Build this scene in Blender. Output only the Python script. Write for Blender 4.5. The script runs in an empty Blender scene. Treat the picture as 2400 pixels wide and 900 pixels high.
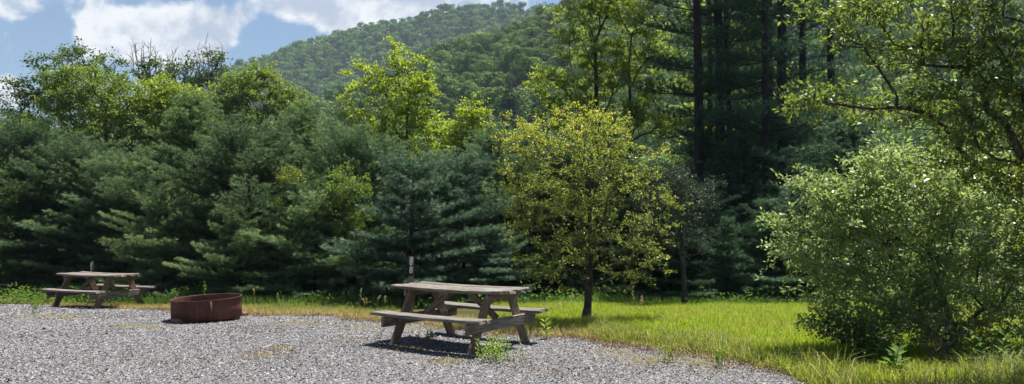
import bpy, math, numpy as np
from mathutils import Vector, Matrix, Euler, Quaternion

# ------------------------------------------------------------------ basics
scene = bpy.context.scene
COL = scene.collection
F = 1803.0                       # focal length in pixels of the 2400 px wide photograph
CAM_H = 1.68
PITCH = math.atan(65.0 / F)
R = np.random.default_rng

def nrm(v):
    return v / np.maximum(np.linalg.norm(v, axis=-1, keepdims=True), 1e-9)

def at(px, py, Y):
    """world point on the line of sight of a photo pixel, Y metres ahead"""
    dx, dz = (px - 1200) / F, (450 - py) / F
    yy = math.cos(PITCH) - dz * math.sin(PITCH)
    zz = math.sin(PITCH) + dz * math.cos(PITCH)
    return np.array([dx / yy * Y, Y, CAM_H + zz / yy * Y])

def gz(x, y):
    """height of the ground"""
    x = np.asarray(x, float); y = np.asarray(y, float)
    d = np.clip(y - 10, 0, 9.5)
    z = -.0055 * d * d - .012 * np.clip(y - 19.5, 0, 40)
    z = z + .018 * np.sin(x * .9 + y * .35) * np.clip((y - 4) / 4, 0, 1) + .010 * np.sin(x * 2.1 - y * 1.3 + 1)
    return z

def hit(px, py):
    """where a photo pixel's line of sight meets the ground"""
    y = 4.0
    while y < 60:
        p = at(px, py, y)
        if p[2] <= gz(p[0], p[1]): break
        y += .02
    return float(p[0]), float(p[1])

# ------------------------------------------------------------------ meshes
class Buf:
    def __init__(self):
        self.v = []; self.f = []; self.r = []; self.n = 0
    def add(self, V, Fc, rnd=None):
        V = np.asarray(V, np.float32).reshape(-1, 3); Fc = np.asarray(Fc, np.int32)
        if len(V) == 0: return
        self.v.append(V); self.f.append(Fc + self.n); self.n += len(V)
        self.r.append(np.zeros(len(Fc), np.float32) + .5 if rnd is None else np.asarray(rnd, np.float32))
    def mesh(self, name, smooth=False):
        me = bpy.data.meshes.new(name)
        V = np.concatenate(self.v)
        me.vertices.add(len(V)); me.vertices.foreach_set('co', V.ravel())
        loops = np.concatenate([f.ravel() for f in self.f])
        sizes = np.concatenate([np.full(len(f), f.shape[1], np.int32) for f in self.f])
        starts = np.concatenate([[0], np.cumsum(sizes)[:-1]]).astype(np.int32)
        me.loops.add(len(loops)); me.loops.foreach_set('vertex_index', loops.astype(np.int32))
        me.polygons.add(len(sizes)); me.polygons.foreach_set('loop_start', starts)
        try: me.polygons.foreach_set('loop_total', sizes)
        except Exception: pass
        if smooth: me.polygons.foreach_set('use_smooth', np.ones(len(sizes), bool))
        a = me.attributes.new('rnd', 'FLOAT', 'FACE'); a.data.foreach_set('value', np.concatenate(self.r))
        me.update(calc_edges=True)
        return me

def obj(name, data, mat=None, parent=None):
    if isinstance(data, Buf): data = data.mesh(name)
    o = bpy.data.objects.new(name, data); COL.objects.link(o)
    if mat is not None and not data.materials: data.materials.append(mat)
    if parent is not None: o.parent = parent
    return o

def tag(o, label=None, cat=None, group=None, kind=None):
    if label: o['label'] = label
    if cat: o['category'] = cat
    if group: o['group'] = group
    if kind: o['kind'] = kind
    return o

def thing(name, label, cat, loc=(0, 0, 0), rz=0, group=None, scale=None):
    o = bpy.data.objects.new(name, None); COL.objects.link(o)
    o.empty_display_size = .2
    o.location = loc; o.rotation_euler = (0, 0, rz)
    if scale is not None: o.scale = (scale,) * 3 if np.isscalar(scale) else scale
    return tag(o, label, cat, group)

def dup(root, loc, rz, scale, label, group=None):
    r = root.copy(); COL.objects.link(r)
    r.location = loc; r.rotation_euler = (0, 0, rz)
    r.scale = (scale,) * 3 if np.isscalar(scale) else scale
    r['label'] = label
    if group: r['group'] = group
    for ch in list(root.children):
        c = ch.copy(); COL.objects.link(c); c.parent = r
        for g in list(ch.children):
            d = g.copy(); COL.objects.link(d); d.parent = c
    return r

def tubes(buf, A, B, ra, rb, sides=6, rnd=None):
    """one tapered tube per row"""
    A = np.asarray(A, float).reshape(-1, 3); B = np.asarray(B, float).reshape(-1, 3); n = len(A)
    if n == 0: return
    ra = np.broadcast_to(np.asarray(ra, float), (n,)); rb = np.broadcast_to(np.asarray(rb, float), (n,))
    d = nrm(B - A)
    ref = np.where(np.abs(d[:, 2:3]) > .8, np.array([[1., 0, 0]]), np.array([[0., 0, 1]]))
    u = nrm(np.cross(d, ref)); w = np.cross(d, u)
    t = np.arange(sides) * 2 * np.pi / sides
    c, s = np.cos(t)[None, :, None], np.sin(t)[None, :, None]
    ring = u[:, None] * c + w[:, None] * s
    V = np.stack([A[:, None] + ring * ra[:, None, None], B[:, None] + ring * rb[:, None, None]], 1)  # n,2,s,3
    i = np.arange(sides); j = (i + 1) % sides
    q = np.stack([i, j, sides + j, sides + i], 1)
    Fc = (np.arange(n)[:, None, None] * 2 * sides + q[None]).reshape(-1, 4)
    buf.add(V, Fc, None if rnd is None else np.repeat(rnd, sides))

def sweep(buf, P, r, sides=10, cap=True):
    """a continuous tube through points"""
    P = np.asarray(P, float); n = len(P); r = np.broadcast_to(np.asarray(r, float), (n,))
    d = nrm(np.gradient(P, axis=0))
    u = nrm(np.cross(d, np.array([.31, .95, .05]))); w = np.cross(d, u)
    t = np.arange(sides) * 2 * np.pi / sides
    V = P[:, None] + (u[:, None] * np.cos(t)[None, :, None] + w[:, None] * np.sin(t)[None, :, None]) * r[:, None, None]
    i = np.arange(sides); j = (i + 1) % sides
    Fc = [np.stack([k * sides + i, k * sides + j, (k + 1) * sides + j, (k + 1) * sides + i], 1) for k in range(n - 1)]
    buf.add(V, np.concatenate(Fc))

def leaves(buf, P, size, rng, up=.7, aspect=.5, rnd=None, fold=.12, dirs=None, along=.0):
    """one folded rhombus per leaf"""
    P = np.asarray(P, float); n = len(P)
    if n == 0: return
    s = np.broadcast_to(np.asarray(size, float), (n,))[:, None] * rng.uniform(.65, 1.25, (n, 1))
    N = nrm(rng.normal(size=(n, 3)) * .75 + np.array([0, 0, up]))
    T = rng.normal(size=(n, 3))
    if dirs is not None: T = T * (1 - along) + dirs * along * 1.6
    T = nrm(T - N * (T * N).sum(1, keepdims=True)); Bt = np.cross(N, T)
    w = s * aspect * .5
    V = np.stack([P, P + T * s * .45 + Bt * w + N * s * fold, P + T * s, P + T * s * .45 - Bt * w + N * s * fold], 1)
    q = np.arange(n)[:, None] * 4 + np.array([[0, 1, 2, 3]])
    buf.add(V, q, rng.random(n) if rnd is None else rnd)

def needles(buf, P, D, length, width, rng, rnd):
    """one thin triangle per needle bundle"""
    n = len(P)
    D = nrm(D); side = nrm(np.cross(D, rng.normal(size=(n, 3)))) * width * .5
    V = np.stack([P - side, P + side, P + D * np.asarray(length).reshape(-1, 1)], 1)
    buf.add(V, np.arange(n)[:, None] * 3 + np.array([[0, 1, 2]]), rnd)

# ------------------------------------------------------------------ materials
def mat(name):
    m = bpy.data.materials.new(name); m.use_nodes = True
    nt = m.node_tree; nt.nodes.clear()
    out = nt.nodes.new('ShaderNodeOutputMaterial')
    return m, nt, out

def nd(nt, typ, ins=None, **props):
    n = nt.nodes.new(typ)
    for k, v in props.items(): setattr(n, k, v)
    if ins:
        for k, v in ins.items():
            if isinstance(v, bpy.types.NodeSocket): nt.links.new(v, n.inputs[k])
            else: n.inputs[k].default_value = v
    return n

def ramp(nt, fac, stops):
    r = nd(nt, 'ShaderNodeValToRGB', {'Fac': fac})
    e = r.color_ramp.elements
    while len(e) < len(stops): e.new(.5)
    for i, (p, c) in enumerate(stops):
        e[i].position = p; e[i].color = (*c, 1)
    return r.outputs['Color']

def math_(nt, op, a, b=0.0, c=None, clamp=False):
    n = nt.nodes.new('ShaderNodeMath'); n.operation = op; n.use_clamp = clamp
    for i, v in enumerate([a, b] + ([c] if c is not None else [])):
        if isinstance(v, bpy.types.NodeSocket): nt.links.new(v, n.inputs[i])
        else: n.inputs[i].default_value = v
    return n.outputs[0]

def mixc(nt, fac, a, b, blend='MIX'):
    n = nt.nodes.new('ShaderNodeMix'); n.data_type = 'RGBA'; n.blend_type = blend
    for k, v in ((0, fac), (6, a), (7, b)):
        if isinstance(v, bpy.types.NodeSocket): nt.links.new(v, n.inputs[k])
        else: n.inputs[k].default_value = v if k == 0 else (*v, 1)
    return n.outputs[2]

def leaf_mat(name, stops, trans, tmix=.4, rough=.45, spec=.35, clump=None, clump_scale=.6, clump_stops=(.4, .7), vary=.0):
    """foliage: every leaf its own tint, light shines through"""
    m, nt, out = mat(name)
    a = nd(nt, 'ShaderNodeAttribute', attribute_name='rnd')
    col = ramp(nt, a.outputs['Fac'], stops)
    tcol = (*trans, 1)
    tc = nd(nt, 'ShaderNodeTexCoord')
    if clump is not None:
        no = nd(nt, 'ShaderNodeTexNoise', {'Vector': tc.outputs['Object'], 'Scale': clump_scale, 'Detail': 2.0})
        k = nd(nt, 'ShaderNodeMapRange', {'Value': no.outputs['Fac'], 'From Min': clump_stops[0], 'From Max': clump_stops[1]})
        col = mixc(nt, k.outputs[0], col, clump)
    oi = nd(nt, 'ShaderNodeObjectInfo')
    hv = nd(nt, 'ShaderNodeHueSaturation', {'Color': col, 'Hue': nd(nt, 'ShaderNodeMapRange', {'Value': oi.outputs['Random'], 'To Min': .488, 'To Max': .512}).outputs[0],
            'Value': nd(nt, 'ShaderNodeMapRange', {'Value': math_(nt, 'FRACT', math_(nt, 'MULTIPLY', oi.outputs['Random'], 7.31)), 'To Min': 1 - vary, 'To Max': 1 + vary}).outputs[0]})
    col = hv.outputs[0]
    tr = mixc(nt, .5, col, trans)
    tr2 = mixc(nt, 1.0, tr, (1.9, 1.9, 1.9), 'MULTIPLY')
    p = nd(nt, 'ShaderNodeBsdfPrincipled', {'Base Color': col, 'Roughness': rough, 'Specular IOR Level': spec})
    t = nd(nt, 'ShaderNodeBsdfTranslucent', {'Color': tr2})
    mx = nd(nt, 'ShaderNodeMixShader', {0: tmix, 1: p.outputs[0], 2: t.outputs[0]})
    nt.links.new(mx.outputs[0], out.inputs[0])
    return m

def bark_mat(name, dark, light, scale=8, bump=.6):
    m, nt, out = mat(name)
    tc = nd(nt, 'ShaderNodeTexCoord')
    mp = nd(nt, 'ShaderNodeMapping', {'Vector': tc.outputs['Object'], 'Scale': (1, 1, .22)})
    n1 = nd(nt, 'ShaderNodeTexNoise', {'Vector': mp.outputs[0], 'Scale': scale * 4, 'Detail': 5.0, 'Roughness': .65})
    n2 = nd(nt, 'ShaderNodeTexNoise', {'Vector': tc.outputs['Object'], 'Scale': scale * .35, 'Detail': 3.0})
    f = math_(nt, 'ADD', math_(nt, 'MULTIPLY', n1.outputs['Fac'], .7), math_(nt, 'MULTIPLY', n2.outputs['Fac'], .3))
    col = ramp(nt, f, [(.36, dark), (.62, light)])
    b = nd(nt, 'ShaderNodeBump', {'Height': n1.outputs['Fac'], 'Strength': bump, 'Distance': .03})
    p = nd(nt, 'ShaderNodeBsdfPrincipled', {'Base Color': col, 'Roughness': .9, 'Normal': b.outputs[0], 'Specular IOR Level': .2})
    nt.links.new(p.outputs[0], out.inputs[0])
    return m

def wood_mat(name, dark, mid, light, brown, grain=1.0):
    """weathered timber, grain along local X"""
    m, nt, out = mat(name)
    tc = nd(nt, 'ShaderNodeTexCoord')
    oi = nd(nt, 'ShaderNodeObjectInfo')
    off = nd(nt, 'ShaderNodeVectorMath', {0: tc.outputs['Object']}, operation='ADD')
    sc = nd(nt, 'ShaderNodeVectorMath', {0: oi.outputs['Random'], 3: 37.0}, operation='SCALE')
    sc.inputs['Scale'].default_value = 37.0
    nt.links.new(oi.outputs['Random'], sc.inputs[0]); nt.links.new(sc.outputs[0], off.inputs[1])
    mp = nd(nt, 'ShaderNodeMapping', {'Vector': off.outputs[0], 'Scale': (1.3, 22, 22)})
    n1 = nd(nt, 'ShaderNodeTexNoise', {'Vector': mp.outputs[0], 'Scale': 2.2 * grain, 'Detail': 6.0, 'Roughness': .6, 'Distortion': .4})
    mp2 = nd(nt, 'ShaderNodeMapping', {'Vector': off.outputs[0], 'Scale': (2.5, 9, 9)})
    n2 = nd(nt, 'ShaderNodeTexNoise', {'Vector': mp2.outputs[0], 'Scale': 1.3, 'Detail': 4.0})
    n3 = nd(nt, 'ShaderNodeTexNoise', {'Vector': mp.outputs[0], 'Scale': 6.0, 'Detail': 3.0})
    col = ramp(nt, n1.outputs['Fac'], [(.33, dark), (.5, mid), (.68, light)])
    col = mixc(nt, nd(nt, 'ShaderNodeMapRange', {'Value': n2.outputs['Fac'], 'From Min': .42, 'From Max': .66}).outputs[0], col, brown)
    cr = nd(nt, 'ShaderNodeMapRange', {'Value': n3.outputs['Fac'], 'From Min': .32, 'From Max': .4})
    col = mixc(nt, cr.outputs[0], tuple(c * .4 for c in dark), col)
    b = nd(nt, 'ShaderNodeBump', {'Height': n1.outputs['Fac'], 'Strength': .5, 'Distance': .006})
    p = nd(nt, 'ShaderNodeBsdfPrincipled', {'Base Color': col, 'Roughness': .85, 'Normal': b.outputs[0], 'Specular IOR Level': .25})
    nt.links.new(p.outputs[0], out.inputs[0])
    return m

M = {}
M['table'] = wood_mat('weathered_timber', (.068, .061, .055), (.20, .182, .163), (.40, .368, .33), (.18, .145, .11))
M['leg'] = wood_mat('brown_timber', (.066, .048, .034), (.20, .15, .105), (.37, .30, .225), (.185, .12, .077))
M['bark'] = bark_mat('grey_brown_bark', (.02, .016, .012), (.11, .09, .072), 5)
M['bark_pine'] = bark_mat('pine_bark', (.012, .011, .011), (.055, .047, .043), 5)
M['bark_grey'] = bark_mat('lichen_bark', (.035, .03, .025), (.15, .14, .12), 9)
M['dead'] = bark_mat('dead_wood', (.10, .09, .085), (.24, .22, .20), 6)
M['dead_pale'] = bark_mat('bleached_dead_wood', (.22, .21, .20), (.42, .41, .39), 6)
M['needle'] = leaf_mat('pine_needles', [(0, (.022, .052, .028)), (.45, (.062, .125, .050)), (1, (.27, .35, .13))], (.14, .21, .045), .32, .5, .3, vary=0.24)  # pine ramps run dark inside to bright tips, shade and sun as colour
M['needle_blue'] = leaf_mat('blue_pine_needles', [(0, (.020, .052, .038)), (.45, (.056, .118, .075)), (1, (.25, .34, .21))], (.08, .15, .06), .26, .45, .4, vary=0.08)
M['needle_pale'] = leaf_mat('pale_pine_needles', [(0, (.028, .062, .032)), (.42, (.09, .16, .068)), (1, (.32, .41, .18))], (.15, .22, .055), .32, .5, .3, vary=0.14)
M['needle_round'] = leaf_mat('deep_green_pine_needles', [(0, (.018, .048, .028)), (.5, (.056, .118, .054)), (1, (.24, .32, .135))], (.10, .17, .05), .30, .5, .3, vary=.25)
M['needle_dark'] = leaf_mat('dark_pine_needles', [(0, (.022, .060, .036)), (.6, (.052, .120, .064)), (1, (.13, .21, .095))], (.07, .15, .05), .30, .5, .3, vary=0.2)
M['leaf_mid'] = leaf_mat('mid_green_leaves', [(0, (.045, .085, .016)), (.6, (.10, .165, .026)), (1, (.20, .26, .045))], (.22, .30, .03), .42)
M['leaf_light'] = leaf_mat('light_green_leaves', [(0, (.085, .14, .022)), (.6, (.16, .235, .03)), (1, (.28, .34, .05))], (.32, .40, .03), .47)
M['leaf_dark'] = leaf_mat('dark_green_leaves', [(0, (.025, .058, .014)), (.6, (.055, .105, .024)), (1, (.13, .18, .04))], (.12, .19, .025), .34)
M['leaf_lime'] = leaf_mat('yellow_green_leaves', [(0, (.10, .16, .018)), (.6, (.18, .25, .025)), (1, (.32, .36, .035))], (.36, .44, .02), .48)
M['leaf_gold'] = leaf_mat('yellowing_leaves', [(0, (.08, .12, .035)), (.5, (.155, .205, .042)), (.8, (.29, .315, .04)), (1, (.48, .41, .04))], (.32, .37, .035), .43, .4, .45)
M['leaf_shrub'] = leaf_mat('glossy_shrub_leaves', [(0, (.06, .105, .034)), (.45, (.17, .235, .09)), (1, (.38, .45, .22))], (.30, .40, .08), .42, .40, .45)
M['leaf_over'] = leaf_mat('glossy_tree_leaves', [(0, (.04, .08, .02)), (.6, (.085, .14, .032)), (1, (.20, .25, .06))], (.26, .34, .03), .38, .38, .5)
M['leaf_grey'] = leaf_mat('grey_green_leaves', [(0, (.022, .04, .024)), (1, (.06, .085, .05))], (.06, .10, .04), .3)
M['weed'] = leaf_mat('weed_leaves', [(0, (.10, .17, .025)), (1, (.20, .29, .04))], (.28, .38, .03), .42)
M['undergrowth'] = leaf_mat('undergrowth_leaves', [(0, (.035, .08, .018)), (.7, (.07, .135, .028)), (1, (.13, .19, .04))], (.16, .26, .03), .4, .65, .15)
M['grass'] = leaf_mat('meadow_grass_blades', [(0, (.12, .17, .012)), (.6, (.20, .26, .018)), (1, (.34, .36, .04))], (.34, .42, .02), .46, .5, .3,
                      clump=(.24, .23, .06), clump_scale=.9, clump_stops=(.47, .66))
M['grass_green'] = leaf_mat('verge_grass_blades', [(0, (.09, .13, .02)), (.6, (.16, .20, .035)), (.85, (.28, .27, .08)), (1, (.40, .36, .16))], (.24, .28, .03), .42, .5, .3)
M['grass_dry'] = leaf_mat('dry_grass_blades', [(0, (.16, .15, .04)), (.5, (.30, .25, .09)), (1, (.46, .38, .19))], (.34, .28, .08), .4, .6, .2)
M['seed'] = leaf_mat('grass_seed_heads', [(0, (.22, .20, .07)), (1, (.40, .33, .16))], (.3, .26, .08), .3)
M['hill_leaf'] = leaf_mat('hill_tree_leaves', [(0, (.052, .105, .03)), (.55, (.135, .22, .055)), (1, (.29, .37, .095))], (.14, .21, .03), .12, .8, .05, vary=0.22)
M['hill_leaf_pale'] = leaf_mat('pale_hill_tree_leaves', [(0, (.065, .115, .035)), (.55, (.15, .23, .07)), (1, (.30, .36, .12))], (.18, .25, .04), .12, .8, .05, vary=0.22)
M['hill_needle'] = leaf_mat('hill_conifer_needles', [(0, (.016, .042, .028)), (1, (.05, .09, .052))], (.05, .09, .04), .2, .8, .05, vary=0.2)

def solid(name, col, rough=.6, spec=.3, metal=0):
    m, nt, out = mat(name)
    tc = nd(nt, 'ShaderNodeTexCoord')
    n = nd(nt, 'ShaderNodeTexNoise', {'Vector': tc.outputs['Object'], 'Scale': 14.0, 'Detail': 4.0})
    c = ramp(nt, n.outputs['Fac'], [(.3, tuple(x * .75 for x in col)), (.7, tuple(min(1, x * 1.15) for x in col))])
    p = nd(nt, 'ShaderNodeBsdfPrincipled', {'Base Color': c, 'Roughness': rough, 'Specular IOR Level': spec, 'Metallic': metal})
    nt.links.new(p.outputs[0], out.inputs[0])
    return m
M['post'] = solid('brown_marker_post', (.21, .15, .125), .6)
M['plate'] = solid('dark_number_plate', (.055, .038, .035), .5)
M['white'] = solid('white_number_paint', (.78, .78, .76), .5)
M['stone_red'] = solid('reddish_stone', (.22, .11, .075), .9)
M['hill_ground'] = solid('hill_soil', (.03, .045, .02), 1)

def rust_mat():
    m, nt, out = mat('rusted_steel')
    tc = nd(nt, 'ShaderNodeTexCoord')
    n1 = nd(nt, 'ShaderNodeTexNoise', {'Vector': tc.outputs['Object'], 'Scale': 3.0, 'Detail': 6.0, 'Roughness': .6})
    mp = nd(nt, 'ShaderNodeMapping', {'Vector': tc.outputs['Object'], 'Scale': (6, 6, 1.2)})
    n2 = nd(nt, 'ShaderNodeTexNoise', {'Vector': mp.outputs[0], 'Scale': 4.0, 'Detail': 5.0})
    n3 = nd(nt, 'ShaderNodeTexNoise', {'Vector': tc.outputs['Object'], 'Scale': 70.0, 'Detail': 3.0})
    c = ramp(nt, n1.outputs['Fac'], [(.3, (.062, .024, .018)), (.55, (.110, .040, .028)), (.75, (.165, .068, .042))])
    c = mixc(nt, nd(nt, 'ShaderNodeMapRange', {'Value': n2.outputs['Fac'], 'From Min': .55, 'From Max': .75}).outputs[0], c, (.15, .075, .045))
    c = mixc(nt, nd(nt, 'ShaderNodeMapRange', {'Value': n3.outputs['Fac'], 'From Min': .6, 'From Max': .72, 'To Max': .6}).outputs[0], c, (.05, .022, .018))
    b = nd(nt, 'ShaderNodeBump', {'Height': n3.outputs['Fac'], 'Strength': .25, 'Distance': .004})
    p = nd(nt, 'ShaderNodeBsdfPrincipled', {'Base Color': c, 'Roughness': .75, 'Normal': b.outputs[0], 'Specular IOR Level': .3})
    nt.links.new(p.outputs[0], out.inputs[0])
    return m
M['rust'] = rust_mat()

def soil_mat():
    m, nt, out = mat('soil_and_thatch')
    tc = nd(nt, 'ShaderNodeTexCoord')
    n1 = nd(nt, 'ShaderNodeTexNoise', {'Vector': tc.outputs['Object'], 'Scale': .8, 'Detail': 5.0})
    n2 = nd(nt, 'ShaderNodeTexNoise', {'Vector': tc.outputs['Object'], 'Scale': 28.0, 'Detail': 4.0})
    c = ramp(nt, n1.outputs['Fac'], [(.35, (.045, .05, .014)), (.65, (.085, .085, .025))])
    c = mixc(nt, math_(nt, 'MULTIPLY', n2.outputs['Fac'], .5), c, (.05, .038, .022))
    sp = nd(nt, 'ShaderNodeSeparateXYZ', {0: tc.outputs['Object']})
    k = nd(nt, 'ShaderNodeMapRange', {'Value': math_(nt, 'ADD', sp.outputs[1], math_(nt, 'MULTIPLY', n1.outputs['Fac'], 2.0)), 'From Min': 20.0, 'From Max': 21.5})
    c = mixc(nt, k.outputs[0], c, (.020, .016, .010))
    b = nd(nt, 'ShaderNodeBump', {'Height': n2.outputs['Fac'], 'Strength': .6, 'Distance': .03})
    p = nd(nt, 'ShaderNodeBsdfPrincipled', {'Base Color': c, 'Roughness': 1, 'Normal': b.outputs[0], 'Specular IOR Level': .1})
    nt.links.new(p.outputs[0], out.inputs[0])
    return m
M['soil'] = soil_mat()

def gravel_mat():
    m, nt, out = mat('gravel_bed')
    tc = nd(nt, 'ShaderNodeTexCoord')
    v = nd(nt, 'ShaderNodeTexVoronoi', {'Vector': tc.outputs['Object'], 'Scale': 34.0}, feature='F1')
    v2 = nd(nt, 'ShaderNodeTexNoise', {'Vector': tc.outputs['Object'], 'Scale': .9, 'Detail': 4.0})
    sep = nd(nt, 'ShaderNodeSeparateColor', {0: v.outputs['Color']})
    c = ramp(nt, sep.outputs[0], [(0, (.09, .09, .094)), (.5, (.145, .145, .15)), (1, (.22, .22, .226))])
    d = nd(nt, 'ShaderNodeMapRange', {'Value': v.outputs['Distance'], 'From Min': .3, 'From Max': .75})
    c = mixc(nt, d.outputs[0], c, (.085, .08, .077))
    k = nd(nt, 'ShaderNodeMapRange', {'Value': v2.outputs['Fac'], 'From Min': .58, 'From Max': .72, 'To Max': .5})
    c = mixc(nt, k.outputs[0], c, (.16, .12, .08))
    b = nd(nt, 'ShaderNodeBump', {'Height': v.outputs['Distance'], 'Strength': 1.0, 'Distance': .02}); b.invert = True
    p = nd(nt, 'ShaderNodeBsdfPrincipled', {'Base Color': c, 'Roughness': .9, 'Normal': b.outputs[0], 'Specular IOR Level': .2})
    nt.links.new(p.outputs[0], out.inputs[0])
    return m
M['gravel'] = gravel_mat()

def stone_mat():
    m, nt, out = mat('gravel_stones')
    a = nd(nt, 'ShaderNodeAttribute', attribute_name='rnd')
    c = ramp(nt, a.outputs['Fac'], [(0, (.055, .055, .059)), (.22, (.108, .108, .114)), (.5, (.172, .172, .181)), (.76, (.25, .25, .262)), (.90, (.39, .39, .403)), (.94, (.26, .21, .17)), (1, (.15, .11, .085))])
    p = nd(nt, 'ShaderNodeBsdfPrincipled', {'Base Color': c, 'Roughness': .75, 'Specular IOR Level': .35})
    nt.links.new(p.outputs[0], out.inputs[0])
    return m
M['stones'] = stone_mat()

# ------------------------------------------------------------------ ground, gravel, hills
def grid_mesh(name, xs, ys, zf):
    X, Yy = np.meshgrid(xs, ys)
    V = np.stack([X, Yy, zf(X, Yy)], -1).reshape(-1, 3)
    nx, ny = len(xs), len(ys)
    i = (np.arange(ny - 1)[:, None] * nx + np.arange(nx - 1)[None]).ravel()
    b = Buf(); b.add(V, np.stack([i, i + 1, i + 1 + nx, i + nx], 1))
    return b.mesh(name, True)

xs = np.concatenate([[-3000, -900, -300, -100, -50], np.arange(-30, 30.1, .5), [50, 100, 300, 900, 3000]])
ys = np.concatenate([[-1000, -200, -50, -10], np.arange(-3, 30, .5), [34, 40, 50, 60, 100, 300, 900, 3000]])
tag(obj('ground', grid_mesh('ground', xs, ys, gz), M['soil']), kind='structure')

EDGE_PX = [(-260, 704), (-60, 708), (0, 711), (130, 716), (260, 722), (400, 728), (600, 735), (760, 741), (870, 749), (1000, 764), (1120, 775), (1260, 788),
           (1450, 806), (1600, 826), (1720, 850), (1840, 876), (1950, 902), (2080, 940), (2260, 1010), (2420, 1100), (2600, 1250)]
EDGE = np.array([hit(*p) for p in EDGE_PX]); EDGE = EDGE[np.argsort(EDGE[:, 0])]
def edge_y(x):
    x = np.asarray(x, float)
    return np.interp(x, EDGE[:, 0], EDGE[:, 1]) + .14 * np.sin(x * 1.7 + .6) * np.sin(x * .8) + .12 * np.sin(x * 3.1) + .08 * np.sin(x * 7.7 + 1) + .05 * np.sin(x * 17 + 2)

gx = np.arange(-16, 9.01, .12)
rows = np.linspace(0, 1, 60)
ey = edge_y(gx)
GX = np.repeat(gx[None], 60, 0); GY = -2 + rows[:, None] * (ey[None] + 2)
V = np.stack([GX, GY, gz(GX, GY) + .006], -1).reshape(-1, 3)
i = (np.arange(59)[:, None] * len(gx) + np.arange(len(gx) - 1)[None]).ravel()
gb = Buf(); gb.add(V, np.stack([i, i + 1, i + 1 + len(gx), i + len(gx)], 1))
tag(obj('gravel_pad', gb.mesh('gravel_pad', True), M['gravel']), kind='structure')

# loose stones on the pad: countless
def loose_stones():
    rng = R(5); pts = []
    def region(n, y0, y1, smin, smax, spill):
        Y = rng.uniform(y0, y1, n); X = rng.uniform(-1, 1, n) * (Y * .70 + .3)
        k = Y < edge_y(X) + spill * np.abs(rng.normal(size=n)) - .02
        return X[k], Y[k], rng.uniform(smin, smax, k.sum())
    parts = [region(165000, 7.3, 10.2, .006, .0165, .10), region(135000, 10.2, 14, .008, .018, .12), region(80000, 14, 20.5, .011, .023, .15)]
    X, Y, S = (np.concatenate(c) for c in zip(*parts)); n = len(X)
    S = S * np.where(rng.random(n) < .06, 1.5, 1)
    base = np.array([[1, 0, 0], [-1, 0, 0], [0, 1, 0], [0, -1, 0], [0, 0, 1], [0, 0, -1]], float)
    tri = np.array([[0, 2, 4], [2, 1, 4], [1, 3, 4], [3, 0, 4]])
    V = base[None] * rng.uniform(.6, 1.2, (n, 6, 3)) + rng.normal(size=(n, 6, 3)) * .16
    V *= np.stack([rng.uniform(.8, 1.35, n), rng.uniform(.5, .95, n), rng.uniform(.25, .6, n)], 1)[:, None]
    az = rng.uniform(0, 2 * np.pi, n); c, s = np.cos(az)[:, None], np.sin(az)[:, None]
    tx, ty = rng.normal(size=(2, n, 1)) * .35
    z = V[..., 2] + V[..., 0] * tx + V[..., 1] * ty
    V = np.stack([V[..., 0] * c - V[..., 1] * s, V[..., 0] * s + V[..., 1] * c, z], -1) * S[:, None, None]
    V += np.stack([X, Y, gz(X, Y) + .006 + S * .25], 1)[:, None]
    b = Buf(); b.add(V, (np.arange(n)[:, None, None] * 6 + tri[None]).reshape(-1, 3), np.repeat(rng.random(n), 4))
    return tag(obj('gravel', b, M['stones']), 'loose grey crushed stones covering the campsite pad', 'gravel', kind='stuff')
loose_stones()

# hills, as height over direction and range
def ridge_far(u):
    return np.interp(u, [-1.2, -.7, -.5, -.40, -.355, -.28, -.183, -.11, -.03, .05, .2, .5], [.03, .06, .14, .197, .210, .226, .254, .270, .277, .279, .27, .24])
def ridge_near(u):
    return np.interp(u, [-1.2, -.6, -.45, -.33, -.22, -.15, -.10, -.03, .044, .15, .4, .7, 1.0], [.02, .04, .075, .115, .155, .185, .213, .243, .272, .31, .36, .38, .36])
def hill_h(u, r, ridge, r0, r1):
    s = np.clip((r - r0) / (r1 - r0), 0, None)
    top = ridge(u) * r1
    h = np.where(s <= 1, top * (s ** 1.12), top * np.maximum(0, 1 - 1.2 * (s - 1) ** 1.2))
    x, y = u * r, r
    h = h + np.clip(s * 3, 0, 1) * np.clip(1.6 - s, .15, 1) * r1 * .006 * (np.sin(x * .035 + y * .011) + np.sin(x * .013 - y * .03 + 2) + .5 * np.sin(x * .08 + 1))
    return h - 3
def hill(name, ridge, r0, r1, rend):
    U = np.linspace(-1.2, 1.0, 111); Rr = np.linspace(r0 - 5, rend, 50)
    UU, RR = np.meshgrid(U, Rr)
    V = np.stack([UU * RR, RR, hill_h(UU, RR, ridge, r0, r1)], -1).reshape(-1, 3)
    i = (np.arange(49)[:, None] * 111 + np.arange(110)[None]).ravel()
    b = Buf(); b.add(V, np.stack([i, i + 1, i + 112, i + 111], 1))
    return tag(obj(name, b.mesh(name, True), M['hill_ground']), kind='structure')
NEAR = (ridge_near, 120., 330.); FAR = (ridge_far, 420., 820.)
hill('near_hill', *NEAR, 430); hill('far_hill', *FAR, 1000)

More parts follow.
